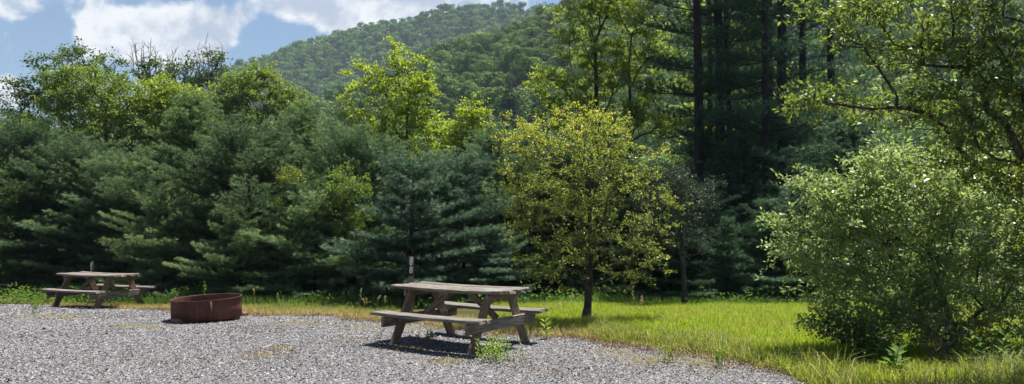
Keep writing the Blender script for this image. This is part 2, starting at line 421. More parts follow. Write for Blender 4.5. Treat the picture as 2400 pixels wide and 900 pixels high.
# ------------------------------------------------------------------ hillside woods
def broad_crown(seed, n, wide=4.6, tall=4.2, leaf=.62):
    """rounded crown of several lobes, base at z=0, about 11 m tall"""
    rng = R(seed); b = Buf()
    lobes = [(0, 0, 6.2, wide * .62, tall * .8)]
    for k in range(9):
        a = k * 2.4 + rng.uniform(-.4, .4); rr = wide * rng.uniform(.35, .72)
        lobes.append((rr * math.cos(a), rr * math.sin(a), rng.uniform(3.6, 8.6), wide * rng.uniform(.3, .5), tall * rng.uniform(.28, .45)))
    w = np.array([l[3] ** 2 for l in lobes]); k = rng.choice(len(lobes), n, p=w / w.sum())
    L = np.array(lobes)[k]
    d = nrm(rng.normal(size=(n, 3)) + np.array([0, 0, .45])); rad = rng.uniform(.72, 1.05, (n, 1))
    P = L[:, :3] + d * rad * L[:, 3:][:, [0, 0, 1]]
    N = nrm(d + rng.normal(size=(n, 3)) * .28)
    T = nrm(np.cross(N, rng.normal(size=(n, 3)))); Bt = np.cross(N, T); s = leaf * rng.uniform(.6, 1.3, (n, 1))
    V = np.stack([P - T * s * .5, P + Bt * s * .42, P + T * s * .55, P - Bt * s * .42], 1)
    b.add(V, np.arange(n)[:, None] * 4 + np.array([[0, 1, 2, 3]]), np.clip(rng.random(n) * .55 + rng.random(len(lobes))[k] * .45, 0, 1))
    tubes(b, [(0, 0, -1), (0, 0, 4)], [(0, 0, 4), (0, 0, 7)], [.25, .2], [.2, .08], 5, np.zeros(2))
    return b
def cone_crown(seed, n, rad=2.6, H=13, leaf=.6):
    rng = R(seed); b = Buf()
    z = 1.2 + (H - 1.2) * (1 - np.sqrt(rng.random(n))); tier = np.round(z / 1.0) * 1.0
    z = tier + rng.uniform(-.25, .25, n)
    rr = rad * np.clip(1 - z / H, .02, 1) ** .8 * rng.uniform(.45, 1.1, n); a = rng.uniform(0, 2 * np.pi, n)
    P = np.stack([rr * np.cos(a), rr * np.sin(a), z - rr * .18], 1)
    D = np.stack([np.cos(a), np.sin(a), rng.uniform(-.2, .35, n)], 1); D = nrm(D + rng.normal(size=(n, 3)) * .3)
    side = nrm(np.cross(D, rng.normal(size=(n, 3)) * .5 + np.array([0, 0, 1]))); s = leaf * rng.uniform(.6, 1.3, (n, 1))
    V = np.stack([P - D * s * .5, P + side * s * .3, P + D * s * .7, P - side * s * .3], 1)
    b.add(V, np.arange(n)[:, None] * 4 + np.array([[0, 1, 2, 3]]), rng.random(n))
    tubes(b, [(0, 0, -1)], [(0, 0, H * .95)], [.2], [.03], 5, np.zeros(1))
    return b

def plant_spots(rng, hillp, u0, u1, r0, r1, gap):
    ridge, ra, rb = hillp; out = []
    r = r0
    while r < r1:
        x = u0 * r + rng.uniform(0, gap)
        while x < u1 * r:
            rj = r + rng.normal() * gap * .3; xj = x + rng.normal() * gap * .25; u = xj / rj
            out.append((xj, rj, float(hill_h(u, rj, ridge, ra, rb))))
            x += gap
        r += gap * .85
    return np.array(out)

def hillside():
    rng = R(11)
    brd = [broad_crown(100 + k, 2600, 4.1 + .5 * (k % 3), 4.2 + .5 * (k % 2), .56).mesh('hillside_tree') for k in range(5)]
    for k, m in enumerate(brd): m.materials.append(M['hill_leaf_pale'] if k in (1, 4) else M['hill_leaf'])
    con = [cone_crown(120 + k, 1800).mesh('hillside_conifer') for k in range(2)]
    for m in con: m.materials.append(M['hill_needle'])
    S = plant_spots(rng, NEAR, -.62, .80, 128, 350, 7.4)
    u = S[:, 0] / S[:, 1]; pxx = 1200 + u * F; pyy = 515 - (S[:, 2] + 8 - CAM_H) / S[:, 1] * F
    seen = (pxx > 690) & (pxx < 1345) & (pyy < 330) & (S[:, 1] < 340)
    idx = np.where(seen)[0]
    if len(idx) > 290: idx = idx[np.argsort(S[idx, 1])[:290]]
    for i in idx:
        conif = rng.random() < (.20 if pyy[i] > 150 else .06)
        kk = rng.integers(5)
        me = con[rng.integers(2)] if conif else brd[kk]
        o = bpy.data.objects.new(me.name.split('.')[0], me); COL.objects.link(o)
        o.location = S[i]; o.rotation_euler = (0, 0, rng.uniform(0, 6.28)); sc = rng.uniform(.62, 1.12); o.scale = (sc, sc, sc * rng.uniform(.9, 1.15))
        if conif: tag(o, 'small dark pointed conifer among the rounded crowns of the nearer hillside', 'tree', 'conifers on the near wooded hillside')
        elif kk in (1, 4): tag(o, 'pale green rounded tree in the wood on the nearer hillside', 'tree', 'pale trees on the near wooded hillside')
        else: tag(o, 'green rounded leafy tree in the wood on the nearer hillside', 'tree', 'green trees on the near wooded hillside')
    rest = np.setdiff1d(np.arange(len(S)), idx)
    # the rest of the wood, one mass
    def mass(name, spots, n, label, conf, mats, sizes=(.75, 1.2), leaf=.8):
        protos = [broad_crown(200 + k, n, 4.4 + .3 * k, 4.1, leaf) for k in range(4)] + [cone_crown(230 + k, int(n * .8), 2.6, 11.5, leaf) for k in range(2)]
        bufs = [Buf(), Buf()]
        for p in spots:
            cf = rng.random() < conf
            pr = protos[4 + rng.integers(2)] if cf else protos[rng.integers(4)]
            a = rng.uniform(0, 6.28); c, s = math.cos(a), math.sin(a); sc = rng.uniform(*sizes)
            Rm = np.array([[c, -s, 0], [s, c, 0], [0, 0, rng.uniform(.85, 1.15)]]) * sc
            tint = rng.uniform(-.35, .5)
            off = 0
            b = bufs[1 if cf else 0]
            vv = np.concatenate(pr.v); V = vv @ Rm.T + p; base = b.n
            b.v.append(V.astype(np.float32)); b.n += len(V)
            for f, rr in zip(pr.f, pr.r):
                b.f.append(f + base); b.r.append(np.clip(rr + tint, 0, 1).astype(np.float32))
        me = bpy.data.meshes.new(name)
        allb = Buf(); mi = []
        for q, b in enumerate(bufs):
            if not b.v: continue
            off = allb.n
            allb.v += b.v; allb.f += [f + off for f in b.f]; allb.r += b.r; allb.n += b.n
            mi.append(np.full(sum(len(f) for f in b.f), q, np.int32))
        me = allb.mesh(name)
        me.materials.append(M[mats[0]]); me.materials.append(M[mats[1]])
        me.polygons.foreach_set('material_index', np.concatenate(mi))
        return tag(obj(name, me), label, 'forest', kind='stuff')
    uu = u[rest]
    mass('hillside_forest', S[rest][(uu > -.60)], 800, 'continuous wood covering the flanks of the nearer hill', .12, ('hill_leaf', 'hill_needle'), (.65, 1.1), leaf=.8)
    Sf = plant_spots(rng, FAR, -.60, .16, 480, 835, 7.6)
    uf = Sf[:, 0] / Sf[:, 1]; e = (Sf[:, 2] + 12) / Sf[:, 1]
    keep = (e > ridge_near(uf) - .03) & (e > .10)
    mass('distant_forest', Sf[keep], 300, 'hazy blue green forest covering the farther ridge', .07, ('hill_leaf', 'hill_needle'), (.62, 1.12), leaf=1.15)
    print('hill', len(idx), len(rest), keep.sum())
hillside()

# ------------------------------------------------------------------ broadleaf trees
def broadleaf(seed, env, base_r, nclus, nleaf, leaf, path_w=.45, trunk_h=None, tip_r=.006, spread=.30, flat=.55, lean=(0, 0), aspect=.55, up=.7,
              twigs=3, shell=.28, bare=None, rnd_fn=None, trunk_pts=None, along=.0, sides=6, fuzz=.26):
    """env: ellipsoids (x,y,z,rx,ry,rz) round the base. Grows limbs to points in the crown and hangs leaves there."""
    rng = R(seed); env = np.array(env, float)
    vol = env[:, 3] * env[:, 4] * env[:, 5]; vol = vol ** .8
    k = rng.choice(len(env), nclus, p=vol / vol.sum())
    d = nrm(rng.normal(size=(nclus, 3))); rad = rng.random((nclus, 1)) ** shell
    C = env[k, :3] + d * rad * env[k, 3:]
    C = C[C[:, 2] > .25]
    ztop = (env[:, 2] + env[:, 5]).max()
    if trunk_pts is None:
        th = trunk_h or ztop * .8; m = 9; t = np.linspace(0, 1, m)
        wob = np.cumsum(rng.normal(size=(m, 2)) * base_r * .35, 0); wob[0] = 0
        nodes = [np.array([wob[q, 0] + lean[0] * t[q], wob[q, 1] + lean[1] * t[q], th * t[q]]) for q in range(m)]
    else:
        nodes = [np.array(p, float) for p in trunk_pts]; m = len(nodes)
    parent = [-1] + list(range(m - 1)); plen = [0.0]
    for q in range(1, m): plen.append(plen[-1] + np.linalg.norm(nodes[q] - nodes[q - 1]))
    root = nodes[m // 2]
    order = np.argsort(np.linalg.norm(C - root, axis=1) + rng.random(len(C)) * .5)
    N = np.zeros((len(C) * 5 + m, 3)); N[:m] = nodes; PL = np.zeros(len(N)); PL[:m] = plen; cnt = m
    par = np.full(len(N), -1); par[:m] = parent
    first = max(1, int(m * .25))
    tips = []
    for q in order:
        p = C[q]
        dist = np.linalg.norm(N[first:cnt] - p, axis=1)
        rise = np.clip(N[first:cnt, 2] - p[2], 0, None)
        cost = dist + path_w * PL[first:cnt] + .5 * rise
        j = first + int(np.argmin(cost)); a = N[j].copy(); L = np.linalg.norm(p - a)
        ns = max(1, min(4, int(L / .35))); prev = j
        for s in range(1, ns + 1):
            t = s / ns
            x = a + (p - a) * t
            if s < ns: x = x + rng.normal(size=3) * L * .045 + np.array([0, 0, L * .07 * math.sin(math.pi * t)])
            N[cnt] = x; par[cnt] = prev; PL[cnt] = PL[prev] + np.linalg.norm(x - N[prev]); prev = cnt; cnt += 1
        tips.append(prev)
    N = N[:cnt]; par = par[:cnt]
    rad_ = np.zeros(cnt); E = 2.25
    for q in range(cnt - 1, 0, -1):
        if rad_[q] == 0: rad_[q] = tip_r ** E
        rad_[par[q]] += rad_[q]
    rad_ = rad_ ** (1 / E)
    sc = base_r / rad_[0]
    rad_ = np.maximum(rad_ * (sc if sc < 1 else sc ** (rad_ / rad_[0])), tip_r * .5)
    rad_[0] = base_r * 1.25; rad_[:m] = np.maximum(rad_[:m], np.linspace(base_r, tip_r * 2, m)); rad_[0] *= 1.2
    tb = Buf()
    ch = np.arange(m, cnt)
    r0 = np.minimum(rad_[par[ch]], rad_[ch] * 1.35)
    tubes(tb, N[par[ch]], N[ch], r0, rad_[ch], sides)
    sweep(tb, N[:m], rad_[:m], 10)
    # leaves round the tips
    tips = np.array(tips); cp = N[tips]; per = max(1, nleaf // len(tips))
    w = rng.uniform(.4, 1.6, len(tips))
    if bare is not None: w = w * np.array([0 if bare(p) else 1 for p in cp])
    cntl = (w * per).astype(int)
    which = np.repeat(np.arange(len(tips)), cntl)
    dirs = nrm(N[tips] - N[par[tips]])
    # a few twigs per tip, leaves along them
    tw = rng.normal(size=(len(tips), twigs, 3)) * np.array([1, 1, flat]); tw = nrm(tw + dirs[:, None] * .8) * spread * rng.uniform(.5, 1.3, (len(tips), twigs, 1))
    tubes(tb, np.repeat(cp, twigs, 0), (cp[:, None] + tw).reshape(-1, 3), tip_r * .7, tip_r * .3, 4)
    ti = rng.integers(0, twigs, len(which)); t = rng.uniform(.1, 1.1, (len(which), 1))
    P = cp[which] + tw[which, ti] * t + rng.normal(size=(len(which), 3)) * spread * fuzz * np.array([1, 1, flat])
    cb = Buf()
    rn = np.clip(.55 * rng.random(len(which)) + .45 * rng.random(len(tips))[which], 0, 1)
    if rnd_fn is not None: rn = np.clip(rn + rnd_fn(P, rng), 0, 1)
    leaves(cb, P, leaf, rng, up, aspect, rn, dirs=nrm(tw[which, ti]), along=along)
    return tb, cb

def pix_env(blobs, Y, base, depth=.8):
    """ellipsoids given by where they show in the photo at distance Y"""
    out = []
    for b in blobs:
        px, py, rx, ry = b[:4]; dy = b[4] if len(b) > 4 else 0
        p = at(px, py, Y + dy); k = (Y + dy) / F
        out.append((p[0] - base[0], p[1] - base[1], p[2] - base[2], rx * k, (b[5] if len(b) > 5 else min(rx * k * depth, 2.8)), ry * k))
    return out

def place_tree(name, label, cat, basepx, Y, blobs, leafmat, barkmat='bark', group=None, depth=.8, **kw):
    x = at(basepx, 500, Y)[0]; base = np.array([x, Y, float(gz(x, Y)) - .03])
    t = thing(name, label, cat, base, 0, group)
    tb, cb = broadleaf(env=pix_env(blobs, Y, base, depth), **kw)
    obj('trunk', tb.mesh('trunk', True), M[barkmat], t)
    obj('crown', cb, M[leafmat], t)
    return t

# the yellowing tree behind the near table
def gold(P, rng): return np.clip((P[:, 2] - 2.6) * .26, -.28, .3) + .14 * (np.abs(P[:, 0]) > 1.1)
place_tree('yellowing_tree', 'small round tree with yellowing leaves standing in the grass beside the near table', 'tree', 1372, 13.2,
           [(1270, 400, 115, 110), (1420, 370, 130, 105), (1350, 320, 150, 65), (1210, 340, 60, 55), (1490, 470, 95, 90), (1300, 520, 100, 110), (1440, 570, 110, 95),
            (1540, 540, 50, 45), (1340, 440, 130, 120), (1490, 620, 70, 60), (1285, 610, 60, 60), (1245, 300, 50, 30), (1440, 290, 60, 25), (1190, 420, 45, 35), (1560, 480, 40, 30), (1500, 380, 40, 30), (1320, 620, 80, 60), (1250, 620, 50, 45), (1225, 520, 50, 50), (1190, 300, 50, 35), (1200, 590, 40, 35), (1550, 600, 45, 40), (1165, 360, 35, 25)], 'leaf_gold', 'bark',
           seed=21, base_r=.068, nclus=560, nleaf=29000, leaf=.038, path_w=.35, trunk_h=2.5, tip_r=.0035, spread=.17, flat=.6, twigs=4, rnd_fn=gold, shell=.33, fuzz=.16)

# left-hand broadleaf trees behind the pines
place_tree('spreading_tree', 'tall dark leafy tree with ragged outline against the sky, behind light green tree', 'tree', 200, 44,
           [(180, 165, 95, 50), (95, 225, 80, 55), (265, 200, 50, 50), (60, 270, 50, 50), (230, 140, 45, 25), (150, 280, 120, 90), (140, 390, 140, 80)], 'leaf_dark', depth=.7,
           seed=31, base_r=.22, nclus=300, nleaf=24000, leaf=.17, spread=.62, tip_r=.014, flat=.5)
place_tree('light_green_tree', 'broad light green feathery tree in front of the tall dark tree', 'tree', 240, 33,
           [(215, 235, 110, 75), (170, 190, 60, 40), (290, 270, 70, 70), (130, 290, 60, 60), (220, 330, 120, 70), (190, 420, 130, 60)], 'leaf_mid', depth=.7,
           seed=32, base_r=.13, nclus=340, nleaf=36000, leaf=.105, spread=.42, tip_r=.008, flat=.5)
place_tree('yellow_green_tree', 'yellow green bushy tree rising behind the tallest young pine', 'tree', 395, 34,
           [(355, 225, 55, 50), (420, 240, 60, 40), (340, 285, 50, 50), (455, 285, 45, 45), (400, 330, 80, 60)], 'leaf_light', depth=.8,
           seed=33, base_r=.11, nclus=200, nleaf=21000, leaf=.105, spread=.40, tip_r=.008)
place_tree('dead_topped_tree', 'dark tree with bare grey dead branches sticking out of its top', 'tree', 430, 42,
           [(360, 175, 40, 32), (430, 180, 45, 45), (490, 165, 35, 40), (400, 230, 70, 50), (440, 290, 90, 60)], 'leaf_dark', depth=.8,
           seed=34, base_r=.18, nclus=170, nleaf=11000, leaf=.17, spread=.55, tip_r=.013)
place_tree('oak_tree', 'dense dark oak with sunlit edges at the foot of the far ridge', 'tree', 590, 36,
           [(585, 200, 75, 45), (640, 240, 65, 55), (530, 240, 55, 55), (600, 300, 95, 80), (690, 255, 35, 45), (580, 380, 110, 60)], 'leaf_mid', depth=.75,
           seed=35, base_r=.17, nclus=280, nleaf=25000, leaf=.125, spread=.45, tip_r=.010)
place_tree('low_leafy_tree', 'low leafy tree at the far left behind the pines', 'tree', 20, 30,
           [(20, 320, 70, 50), (90, 350, 60, 50), (-60, 340, 80, 60), (20, 400, 100, 60)], 'leaf_mid', depth=.8,
           seed=36, base_r=.10, nclus=160, nleaf=15000, leaf=.10, spread=.38, tip_r=.008)

# bare dead branches above the dead-topped tree: part of that tree
def dead_top():
    t = bpy.data.objects['dead_topped_tree']; b0 = np.array(t.location); Y = 42.0; rng = R(77); b = Buf()
    for cx, top, n in ((345, 95, 11), (405, 112, 8), (450, 120, 6), (490, 96, 11)):
        root = at(cx + rng.uniform(0, 12), 215, Y) - b0
        for k in range(n):
            tip = at(cx + rng.uniform(-38, 34), top + rng.uniform(0, 45), Y + rng.uniform(-1.2, 1.2)) - b0
            mid = root + (tip - root) * .5 + np.array([(tip - root)[0] * .22, 0, -.1])
            P = [root, root + (mid - root) * .5 + rng.normal(size=3) * .07, mid + rng.normal(size=3) * .09, mid + (tip - mid) * .5 + rng.normal(size=3) * .09, tip]
            rr = np.array([.05, .04, .032, .024, .010]); sweep(b, P, rr, 5)
            for s in range(5):
                q = rng.integers(2, 4); a = P[q] + (P[q + 1] - P[q]) * rng.random()
                e = a + nrm(rng.normal(size=3) * np.array([1, 1, .4]) + np.array([0, 0, 1.1])) * rng.uniform(.25, .7)
                tubes(b, [a], [e], .017, .007, 4)
    obj('dead_branches', b, M['dead_pale'], t)
dead_top()

# yellow-green maples in the middle
GM = 'sunlit maples behind the young pines'
place_tree('maple_tree', 'slender yellow green maple standing clear in front of the ridge', 'tree', 955, 31,
           [(905, 130, 40, 40), (960, 150, 55, 35), (860, 190, 60, 38), (940, 215, 80, 50), (830, 265, 55, 40), (990, 200, 35, 45), (920, 290, 95, 50), (985, 280, 60, 45), (850, 330, 60, 35), (960, 350, 80, 45)],
           'leaf_lime', group=GM, depth=.75, seed=41, base_r=.10, nclus=260, nleaf=17000, leaf=.105, spread=.40, tip_r=.007, flat=.4, fuzz=.17, trunk_h=7.0, shell=.4)
place_tree('maple_tree', 'short yellow green maple beside the slender one, above the blue pine', 'tree', 1095, 30,
           [(1100, 265, 45, 35), (1060, 300, 45, 35), (1130, 310, 40, 35), (1095, 345, 60, 40)],
           'leaf_lime', group=GM, depth=.8, seed=42, base_r=.07, nclus=100, nleaf=8000, leaf=.10, spread=.36, tip_r=.007, flat=.4, fuzz=.17, trunk_h=4.6, shell=.4)
place_tree('maple_tree', 'tallest yellow green maple, reaching out of the top of the view', 'tree', 1405, 31,
           [(1370, 40, 75, 55), (1430, 20, 60, 60), (1340, 110, 55, 40), (1400, 130, 75, 45), (1290, 190, 60, 35), (1440, 180, 55, 45), (1380, 220, 75, 45), (1300, 250, 60, 35), (1470, 110, 40, 50), (1400, -60, 90, 60), (1380, 290, 80, 40)],
           'leaf_light', group=GM, depth=.75, seed=43, base_r=.13, nclus=330, nleaf=26000, leaf=.105, spread=.40, tip_r=.007, flat=.4, fuzz=.17, trunk_h=9.5, shell=.4)
place_tree('maple_tree', 'thin forked light green maple between tall maple and dark pines', 'tree', 1478, 30,
           [(1515, 70, 45, 45), (1480, 20, 50, 45), (1535, 130, 35, 30), (1490, 170, 50, 40), (1520, 230, 40, 40), (1480, 280, 55, 40), (1560, 300, 50, 35)],
           'leaf_light', group=GM, depth=.8, seed=44, base_r=.085, nclus=150, nleaf=9500, leaf=.105, spread=.40, tip_r=.007, flat=.4, fuzz=.17, trunk_h=8.5, shell=.4)
place_tree('leafy_sapling', 'thin sapling with one yellowish leafy head amid dark pine boughs', 'tree', 684, 20.0,
           [(680, 415, 36, 18), (700, 430, 18, 16), (660, 470, 18, 14)],
           'leaf_gold', seed=45, base_r=.03, nclus=34, nleaf=1500, leaf=.055, spread=.16, tip_r=.004, trunk_h=2.6, shell=.5)
place_tree('understory_tree', 'pale leafy understory tree squeezed between pines below the slender maple', 'tree', 815, 19.0,
           [(820, 440, 55, 55), (790, 500, 50, 50), (850, 500, 40, 50), (820, 560, 45, 40)],
           'leaf_mid', seed=81, base_r=.035, nclus=90, nleaf=5200, leaf=.055, spread=.20, tip_r=.004, trunk_h=2.6, shell=.4)
place_tree('understory_tree', 'leafy green understory tree at the far left frame edge before the pines', 'tree', -15, 22.4,
           [(0, 440, 40, 60), (-30, 520, 55, 70), (10, 570, 35, 50), (-10, 630, 50, 40)],
           'leaf_dark', seed=82, base_r=.04, nclus=110, nleaf=6500, leaf=.06, spread=.22, tip_r=.004, trunk_h=2.6, shell=.4)
place_tree('leaning_tree', 'small grey half bare tree leaning at the edge of the field', 'tree', 1600, 17.2,
           [(1590, 470, 80, 70), (1560, 420, 60, 50), (1610, 550, 65, 60), (1540, 500, 50, 50), (1640, 450, 50, 50)],
           'leaf_grey', 'bark', seed=46, base_r=.05, nclus=170, nleaf=9000, leaf=.045, spread=.22, tip_r=.004, trunk_h=2.5, lean=(-.12, 0), shell=.4)
place_tree('backlit_tree', 'pale sunlit tree glimpsed through the gap between the tall pine trunks', 'tree', 1760, 46,
           [(1765, 200, 110, 90), (1600, 230, 110, 90), (1700, 330, 160, 90), (1560, 130, 90, 90), (1880, 250, 100, 120), (1720, 60, 140, 90), (1650, 420, 160, 70)],
           'leaf_light', depth=.4, seed=47, base_r=.2, nclus=230, nleaf=17000, leaf=.17, spread=.6, tip_r=.012, shell=.45)
place_tree('shaded_tree', 'green tree behind the big shrub, under the overhanging boughs', 'tree', 2170, 26,
           [(2150, 390, 110, 50), (2250, 400, 100, 60), (2080, 400, 80, 50), (2330, 360, 120, 80), (2200, 450, 150, 70), (2400, 420, 110, 100)],
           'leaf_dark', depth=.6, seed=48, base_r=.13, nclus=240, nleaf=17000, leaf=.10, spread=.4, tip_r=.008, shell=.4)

# ------------------------------------------------------------------ pines
def pine(seed, H, Rad, z0=.05, gap=.34, nb=6, tuft=.085, width=.011, nn=15, twig_gap=.17, shape=.75, droop=.0, base_r=None, miss=.0, dead_to=0., tuft_gap=.095):
    """whorled boughs with needle tufts; trunk along Z"""
    rng = R(seed); tb = Buf(); TP = []; TD = []; TR = []
    base_r = base_r or H * .016
    m = 14; zz = np.linspace(0, H, m); wob = np.cumsum(rng.normal(size=(m, 2)) * .02, 0); wob[0] = 0
    axis = np.stack([wob[:, 0], wob[:, 1], zz], 1); rr = base_r * (1 - zz / H) ** .8 + .008; rr[0] *= 1.25
    sweep(tb, axis, rr, 9)
    lob = rng.uniform(0, 6.28, 4); z = H * z0; A = []; Bq = []; ra = []; rb = []
    while z < H * .985:
        f = z / H; L0 = Rad * (1 - f) ** shape + .10
        k0 = rng.uniform(0, 6.28); n = max(4, int(nb + rng.integers(-1, 2)))
        for k in range(n):
            if rng.random() < miss: continue
            az = k0 + k * 6.283 / n + rng.normal() * .18; L = L0 * rng.uniform(.6, 1.2) * (1 + .26 * math.sin(2 * az + lob[0] + z * 1.1) * math.sin(z * 1.7 + lob[1]) + .14 * math.sin(3 * az + lob[2] - z * 2.3))
            el = math.radians(-6 + 52 * f ** 1.4) + rng.normal() * .10
            hd = np.array([math.cos(az), math.sin(az), 0]); ax = np.array([np.interp(z, zz, axis[:, 0]), np.interp(z, zz, axis[:, 1]), z + rng.normal() * .05])
            t = np.linspace(0, 1, 7)[:, None]
            P = ax + hd * L * t * math.cos(el) + np.array([0, 0, 1.]) * (L * t * math.sin(el) + L * .16 * t ** 2.2 - droop * L * t * (1 - t * .6))
            P[1:] += np.cumsum(rng.normal(size=(6, 3)) * L * .012, 0)
            br = max(.004, L * .0085)
            dead = z < dead_to
            if dead: P = P[:rng.integers(3, 6)]
            nseg = len(P) - 1
            A += list(P[:-1]); Bq += list(P[1:]); q = np.linspace(br, .003, nseg + 1); ra += list(q[:-1]); rb += list(q[1:])
            if dead: continue
            side = np.array([-hd[1], hd[0], 0])
            # shoots on both sides of the bough
            nt_ = max(2, int(L * .82 / twig_gap))
            ts = list(np.linspace(.2, 1.0, nt_ + 1))
            for j, tt in enumerate(ts):
                p = np.array([np.interp(tt, t[:, 0][:len(P)], P[:, c]) for c in range(3)])
                dl = nrm(P[-1] - P[-2])
                for sgn in ((0,) if j == len(ts) - 1 else (1, -1)):
                    tl = (L * .34 * (1 - tt) ** .7 + tuft * 1.6) * rng.uniform(.7, 1.25)
                    d = nrm(dl * (.75 if sgn else 1) + side * sgn * rng.uniform(.6, 1.05) + np.array([0, 0, rng.uniform(.0, .30)]))
                    ns = max(1, int(tl / tuft_gap)); s = (np.arange(ns) + .6) / ns
                    q0 = p[None] + d[None] * tl * s[:, None] + rng.normal(size=(ns, 3)) * .02
                    TP.append(q0); TD.append(np.repeat(d[None], ns, 0)); TR.append(np.clip(s * .45 + rng.uniform(0, .35) + .25 * (tt > .8), 0, 1))  # tint rises outward: sunlit tips and shaded insides put into the needle colour
                    A.append(p); Bq.append(q0[-1]); ra.append(.004); rb.append(.002)
        z += gap * rng.uniform(.75, 1.25) * (1 - .35 * f)
    TP.append(np.array([[axis[-1, 0], axis[-1, 1], H - .1], [axis[-1, 0], axis[-1, 1], H]])); TD.append(np.array([[0, 0, 1.], [0, 0, 1.]])); TR.append(np.array([.7, .9]))
    tubes(tb, A, Bq, ra, rb, 4)
    TP = np.concatenate(TP); TD = np.concatenate(TD); TR = np.concatenate(TR); n = len(TP)
    W = np.repeat(np.arange(n), nn)
    D = TD[W] * .75 + nrm(rng.normal(size=(len(W), 3))) * .95 + np.array([0, 0, .18])
    cb = Buf()
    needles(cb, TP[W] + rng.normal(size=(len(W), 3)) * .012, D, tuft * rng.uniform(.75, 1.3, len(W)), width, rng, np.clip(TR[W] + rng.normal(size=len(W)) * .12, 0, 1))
    return tb, cb, n

GP = 'young pines along the back of the campsite'
def pine_proto(name, label, m, group, **kw):
    t = thing(name, label, 'pine tree', (0, 0, 0), 0, group)
    tb, cb, n = pine(**kw); print('pine', kw['seed'], n)
    obj('trunk', tb.mesh('trunk', True), M['bark_pine'], t); obj('crown', cb, M[m], t)
    return t
protoA = pine_proto('young_pine', 'tallest bushy young pine at left, over the rusty fire ring', 'needle', GP, seed=51, H=5.6, Rad=2.2, nb=7, gap=.42, tuft=.10, width=.012, nn=18, twig_gap=.115, shape=.58, tuft_gap=.085)
protoB = pine_proto('young_pine', 'blue green young pine with star tipped shoots behind marker post 88', 'needle_blue', GP, seed=52, H=4.2, Rad=1.9, nb=7, gap=.38, tuft=.105, width=.013, nn=18, twig_gap=.125, shape=.62, tuft_gap=.085)
protoC = pine_proto('young_pine', 'young pine with long sunlit boughs reaching forward, left of the fire ring', 'needle_pale', GP, seed=53, H=4.6, Rad=2.3, nb=7, gap=.42, droop=.06, tuft=.10, width=.012, nn=18, twig_gap=.115, shape=.5, tuft_gap=.085)
protoD = pine_proto('young_pine', 'dark slim young pine in the shade at the far edge of the field', 'needle_dark', GP, seed=54, H=4.0, Rad=1.45, nb=7, gap=.36, shape=.7, tuft=.10, width=.012, nn=17, twig_gap=.13, tuft_gap=.085)
protoE = pine_proto('young_pine', 'wide round topped young pine', 'needle_round', GP, seed=55, H=5.0, Rad=2.7, nb=7, gap=.40, tuft=.105, width=.012, nn=18, twig_gap=.12, shape=.36, tuft_gap=.085, droop=.03)
PROT = {'E': (protoE, 5.0), 'A': (protoA, 5.6), 'B': (protoB, 4.2), 'C': (protoC, 4.6), 'D': (protoD, 4.0)}
used = set()
def put_pine(kind, px, top, Y, label, rz, wide=1.0):
    pr, H = PROT[kind]
    x = at(px, 500, Y)[0]; z = float(gz(x, Y)) - .03; h = at(px, top, Y)[2] - z; s = h / H
    sc = (s * wide, s * wide, s)
    if kind not in used:
        used.add(kind); pr.location = (x, Y, z); pr.rotation_euler = (0, 0, rz); pr.scale = sc; pr['label'] = label; return pr
    return dup(pr, (x, Y, z), rz, sc, label, GP)
put_pine('A', 455, 238, 25.0, 'tallest bushy young pine at left, rising behind the rusty fire ring', .3, 1.05)
put_pine('C', 385, 455, 21.0, 'low young pine with pale sunlit boughs between left table and fire ring', 1.0, 1.25)
put_pine('B', 965, 375, 18.6, 'blue green young pine with star tipped shoots behind marker post 88', .5, 1.15)
put_pine('D', 1705, 520, 18.8, 'dark slim young pine in the shade at the far edge of the field', .2, 1.1)
put_pine('E', 60, 330, 25.0, 'wide dark young pine at the far left edge of the wood', 2.1, 1.2)
put_pine('E', 185, 370, 24.5, 'dark young pine standing behind the left table and marker 87', 4.0, 1.2)
put_pine('E', 300, 395, 23.6, 'dusky young pine just right of marker 87, behind the left table', 5.1, 1.15)
put_pine('E', 585, 330, 22.0, 'young pine right of the tallest one, below the dark oak', 3.3, 1.2)
put_pine('C', 560, 500, 19.6, 'low feathery young pine directly behind the fire ring', 2.6, 1.25)
put_pine('A', 700, 262, 24.0, 'tall grey green young pine below the left end of the ridge', 4.4, 1.05)
put_pine('C', 735, 440, 19.7, 'young pine with layered boughs midway between fire ring and near table', .2, 1.2)
put_pine('E', 830, 350, 21.0, 'young pine under the left side of the slender maple', 1.4, 1.1)
put_pine('B', 1085, 370, 19.8, 'young pine with fine pale shoots below the short maple', 3.6, 1.0)
put_pine('E', 1190, 345, 22.0, 'young pine half hidden behind left side of the yellowing tree', 2.9, 1.1)
put_pine('B', 1150, 540, 18.6, 'low dark bough spreading pine behind right end of the near table', 5.5, 1.5)
put_pine('E', 1330, 400, 20.6, 'young pine hidden behind the yellowing tree', .9, 1.2)
put_pine('A', 1470, 390, 20.6, 'dark young pine right of the yellowing tree crown', 2.2, 1.1)
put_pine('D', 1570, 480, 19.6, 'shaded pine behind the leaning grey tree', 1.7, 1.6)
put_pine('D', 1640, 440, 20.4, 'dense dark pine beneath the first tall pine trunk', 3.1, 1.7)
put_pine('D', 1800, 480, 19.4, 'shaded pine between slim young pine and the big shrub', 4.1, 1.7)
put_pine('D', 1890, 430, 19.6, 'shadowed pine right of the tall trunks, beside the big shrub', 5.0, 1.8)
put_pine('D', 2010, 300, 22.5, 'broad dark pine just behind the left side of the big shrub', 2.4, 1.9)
put_pine('D', 2130, 400, 23.0, 'dark pine mostly hidden behind the top of the big shrub', .6, 1.8)

